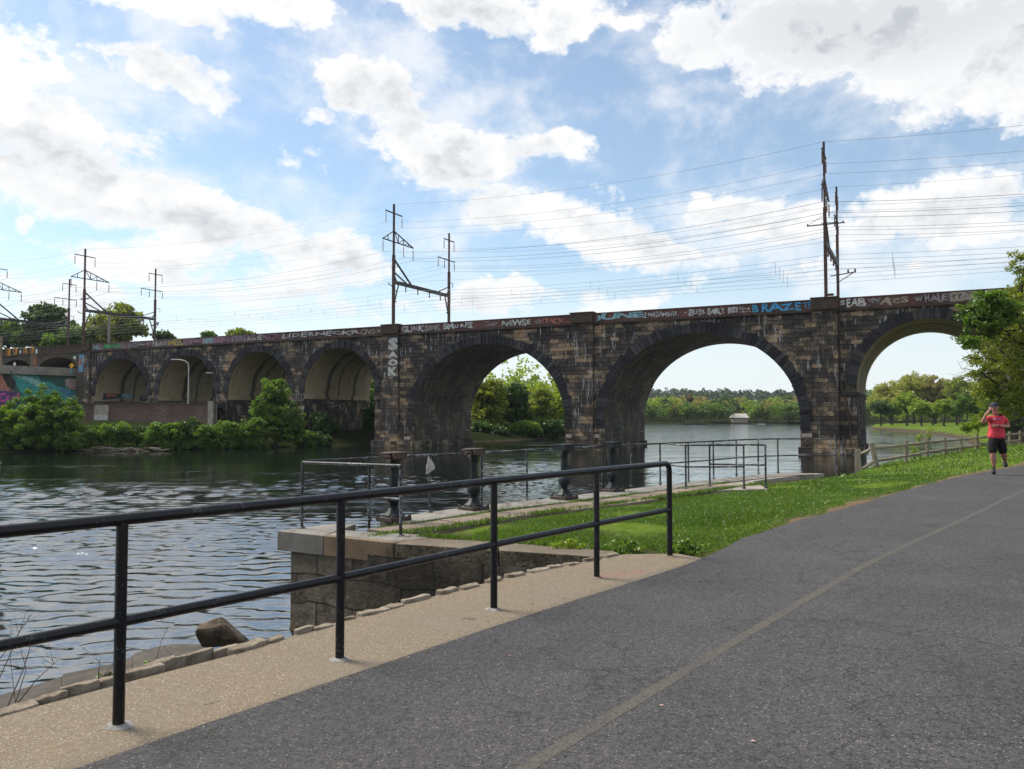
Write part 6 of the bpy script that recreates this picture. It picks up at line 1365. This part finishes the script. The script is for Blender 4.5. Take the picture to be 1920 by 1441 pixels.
body = skin('body', [
 [(pel,(.17,.13)),(wst,(.18,.15)),(chest,(.19,.14)),(neck0,(.085,.08)),(neck1,(.062,.065)),(J(1865,771.5,-.025),(.070,.080)),(head,(.083,.102)),(J(1864,763.5,-.02),(.080,.098)),(crown,(.045,.055))],
 [(pel,(.17,.13)),(hipR,(.105,.11)),(hipR.lerp(kR,.5),.088),(kR,.076),(kR.lerp(aR,.33),.082),(kR.lerp(aR,.7),.058),(aR,.042)],
 [(pel,(.17,.13)),(hipL,(.105,.11)),(hipL.lerp(kL,.5),.088),(kL,.076),(kL.lerp(aL,.33),.082),(kL.lerp(aL,.7),.058),(aL,.042)],
 [(chest,(.19,.14)),(sR,.072),(sR.lerp(eR,.5),.060),(eR,.046),(eR.lerp(wR,.4),.046),(wR,.030),(hR,(.036,.024))],
 [(chest,(.19,.14)),(sL,.072),(sL.lerp(eL,.5),.060),(eL,.046),(eL.lerp(wL,.4),.046),(wL,.030),(hL,(.036,.024))]], mskin, jog)
# face: nose, ears, chin, eyes
fd = Vector((-.55,-.83,0)).normalized(); sdv = Vector((fd.y,-fd.x,0)); hc = J(1864,767.5,-.03)
mb = MB(); mb.tube([hc+fd*.085+Vector((0,0,.02)), hc+fd*.118+Vector((0,0,-.018)), hc+fd*.092+Vector((0,0,-.03))], [.010,.016,.010], 6); mb.build('nose', mskin, jog, smooth=60)
mb = MB()
for sg in (-1,1): mb.lathe([(.004,-.03),(.018,-.02),(.022,.0),(.016,.022),(.004,.03)], hc-sdv*sg*.088-fd*.005, 8)
mb.build('ear', mskin, jog, smooth=60)
mb = MB(); mb.box(hc+fd*.094+Vector((0,0,-.052)), (.045,.02,.008), math.atan2(fd.y, fd.x)+math.pi/2); mb.build('mouth', plain('lips', (.22,.07,.06), .6), jog)
mb = MB()
for sg in (-1,1): mb.lathe([(.003,-.012),(.014,-.006),(.014,.006),(.003,.012)], hc+fd*.086+sdv*sg*.032+Vector((0,0,.022)), 8)
mb.build('sunglasses', plain('dark_lens', (.01,.01,.012), .15), jog)
mb = MB(); mb.lathe([(.002,-.012),(.012,-.006),(.012,.008),(.002,.014)], hc-sdv*-1*.104, 6); mb.build('earbud', plain('earbud', (.75,.75,.75), .3), jog)
# cap
mb = MB(); cc_ = hc+Vector((0,0,.045)); mb.lathe([(.098,0),(.100,.02),(.092,.055),(.068,.085),(.03,.10),(.004,.104)], cc_-fd*.005, 20); cap_ = mb.build('cap', mcap, jog, smooth=60)
mb = MB(); P = []
for z_ in (0, .012):
    for k in range(9): a_ = -1.15+2.3*k/8; P.append(cc_+fd*(.06+.115*math.cos(a_))+sdv*(.088*math.sin(a_))+Vector((0,0,z_-.03*abs(math.cos(a_)))))
mb.add(P, [tuple(range(9))[::-1], tuple(range(9, 18))]+[(k, (k+1) % 9, 9+(k+1) % 9, 9+k) for k in range(9)]); mb.build('brim', mcap, cap_)
mb = MB(); mb.lathe([(.086,-.06),(.094,-.03),(.096,.002)], cc_-fd*.018, 16); mb.build('hair', mhair, jog, smooth=60)
# hands: five fingers each
def hand(c, d, palm_n, side, curl, name):
    d = d.normalized(); palm_n = (palm_n-d*palm_n.dot(d)).normalized(); sv_ = d.cross(palm_n)
    ch = [[(c-d*.045,(.026,.018)),(c,(.036,.017)),(c+d*.035,(.037,.015))]]
    for i, (ofs, ln) in enumerate(((-.030,.068),(-.010,.078),(.010,.073),(.029,.058))):
        b_ = c+d*.035+sv_*ofs; pts = [(b_,.0095)]; dd = d.copy(); p = b_
        for k in range(3):
            dd = (dd*math.cos(curl)+palm_n*math.sin(curl)).normalized(); palm2 = (palm_n*math.cos(curl)-d*math.sin(curl)); p = p+dd*ln/3; pts.append((p, .009-.001*k)); 
            palm_n_k = palm2
        ch.append([(c+d*.035,(.037,.015))]+pts)
    tb = c-d*.02+sv_*-.03*side; ch.append([(c,(.036,.017)),(c-d*.005-sv_*.032*side,.012),(c+d*.022-sv_*.048*side+palm_n*.012,.010),(c+d*.045-sv_*.040*side+palm_n*.028,.008)])
    return skin(name, ch, mskin, jog, 1)
hand(hR+Vector((.004,-.01,.012)), Vector((.35,.1,.9)), fd*-1, 1, .55, 'hand'); hand(hL+Vector((-.02,-.02,0)), Vector((-1,-.25,.05)), Vector((0,1,-.3)), -1, .5, 'hand')
# shirt, shorts
skin('shirt', [
 [(J(1867,827,0),(.235,.19)),(J(1867,821,0),(.243,.195)),(J(1867,811,0),(.225,.18)),(J(1867,800,0),(.215,.175)),(J(1867.5,790,0),(.215,.165)),(J(1867.5,783.5,0),(.16,.125)),(J(1866.8,779.3,0),(.088,.085))],
 [(J(1867.5,790,0),(.215,.165)),(sR+Vector((-.01,0,-.01)),.092),(sR.lerp(eR,.42),.082),(sR.lerp(eR,.62),.082)],
 [(J(1867.5,790,0),(.215,.165)),(sL+Vector((.01,0,-.01)),.092),(sL.lerp(eL,.42),.084),(sL.lerp(eL,.66),.084)]], mshirt, jog)
skin('shorts', [
 [(J(1867,809,0),(.20,.155)),(J(1867,816,0),(.222,.175)),(J(1867,823,0),(.228,.182))],
 [(J(1867,823,0),(.228,.182)),(hipR+Vector((-.01,0,-.03)),(.135,.135)),(hipR.lerp(kR,.45)+Vector((-.01,0,0)),(.132,.125)),(hipR.lerp(kR,.75),(.125,.115)),(hipR.lerp(kR,1.12),(.115,.11))],
 [(J(1867,823,0),(.228,.182)),(hipL+Vector((.01,0,-.03)),(.135,.135)),(hipL.lerp(kL,.45)+Vector((.012,0,0)),(.132,.125)),(hipL.lerp(kL,.75),(.125,.115)),(hipL.lerp(kL,1.15),(.115,.11))]], mshort, jog)
# shoes
for a_, t_ in ((aR, tR), (aL, tL)):
    d_ = (t_-a_); hl = a_+Vector((0,.035,-.04)) if a_ is aR else a_+Vector((0,.03,-.035))
    s_ = skin('shoe', [[(a_+Vector((0,0,.005)),.052),(hl,(.060,.060)),(hl.lerp(t_,.5)+Vector((0,0,.0)),(.068,.056)),(t_,(.066,.044))]], mshoe, jog, 2)
mb = MB(); dW = (hL-wL).normalized(); mb.tube([wL-dW*.012, wL+dW*.018], .036, 10); mb.build('watch', mshoe, jog)
# chest print: two small smudged patches
for (x0, x1, c_) in ((1856.5,1860,(.60,.55,.60)),(1861,1870,(.22,.06,.25))):
    mb = MB(); n_ = 6; V = []
    for k in range(n_+1):
        for zz in (788.8, 786.0): x_ = x0+(x1-x0)*k/n_; q = J(x_, zz, 0); u_ = (x_-1867.5)*K/.235; q.y = -.215*math.sqrt(max(.02, 1-u_*u_))*.86-.012; V.append(q)
    mb.add(V, [(2*k, 2*k+2, 2*k+3, 2*k+1) for k in range(n_)]); o = mb.build('shirt_print', plain('print_ink', c_, .8), jog); so = o.modifiers.new('wrap', 'SHRINKWRAP'); so.target = [x for x in jog.children if x.name.startswith('shirt') and 'print' not in x.name][0]; so.wrap_mode = 'ABOVE_SURFACE'; so.offset = .004

# ================================================================ air
mb = MB(); mb.box((0, 560, 36), (2600, 1380, 86)); mh = bpy.data.materials.new('haze'); mh.use_nodes = True; t = mh.node_tree; t.nodes.clear()
vol = nd(t, 'VolumePrincipled', None, Color=(.80,.88,1.0,1), Density=.00009, Anisotropy=.2); nd(t, 'OutputMaterial', None, Volume=vol.outputs[0])
hz_ = mb.build('haze', mh, None); tag(hz_, 'thin pale bluish air over the river valley', 'haze', kind='stuff')
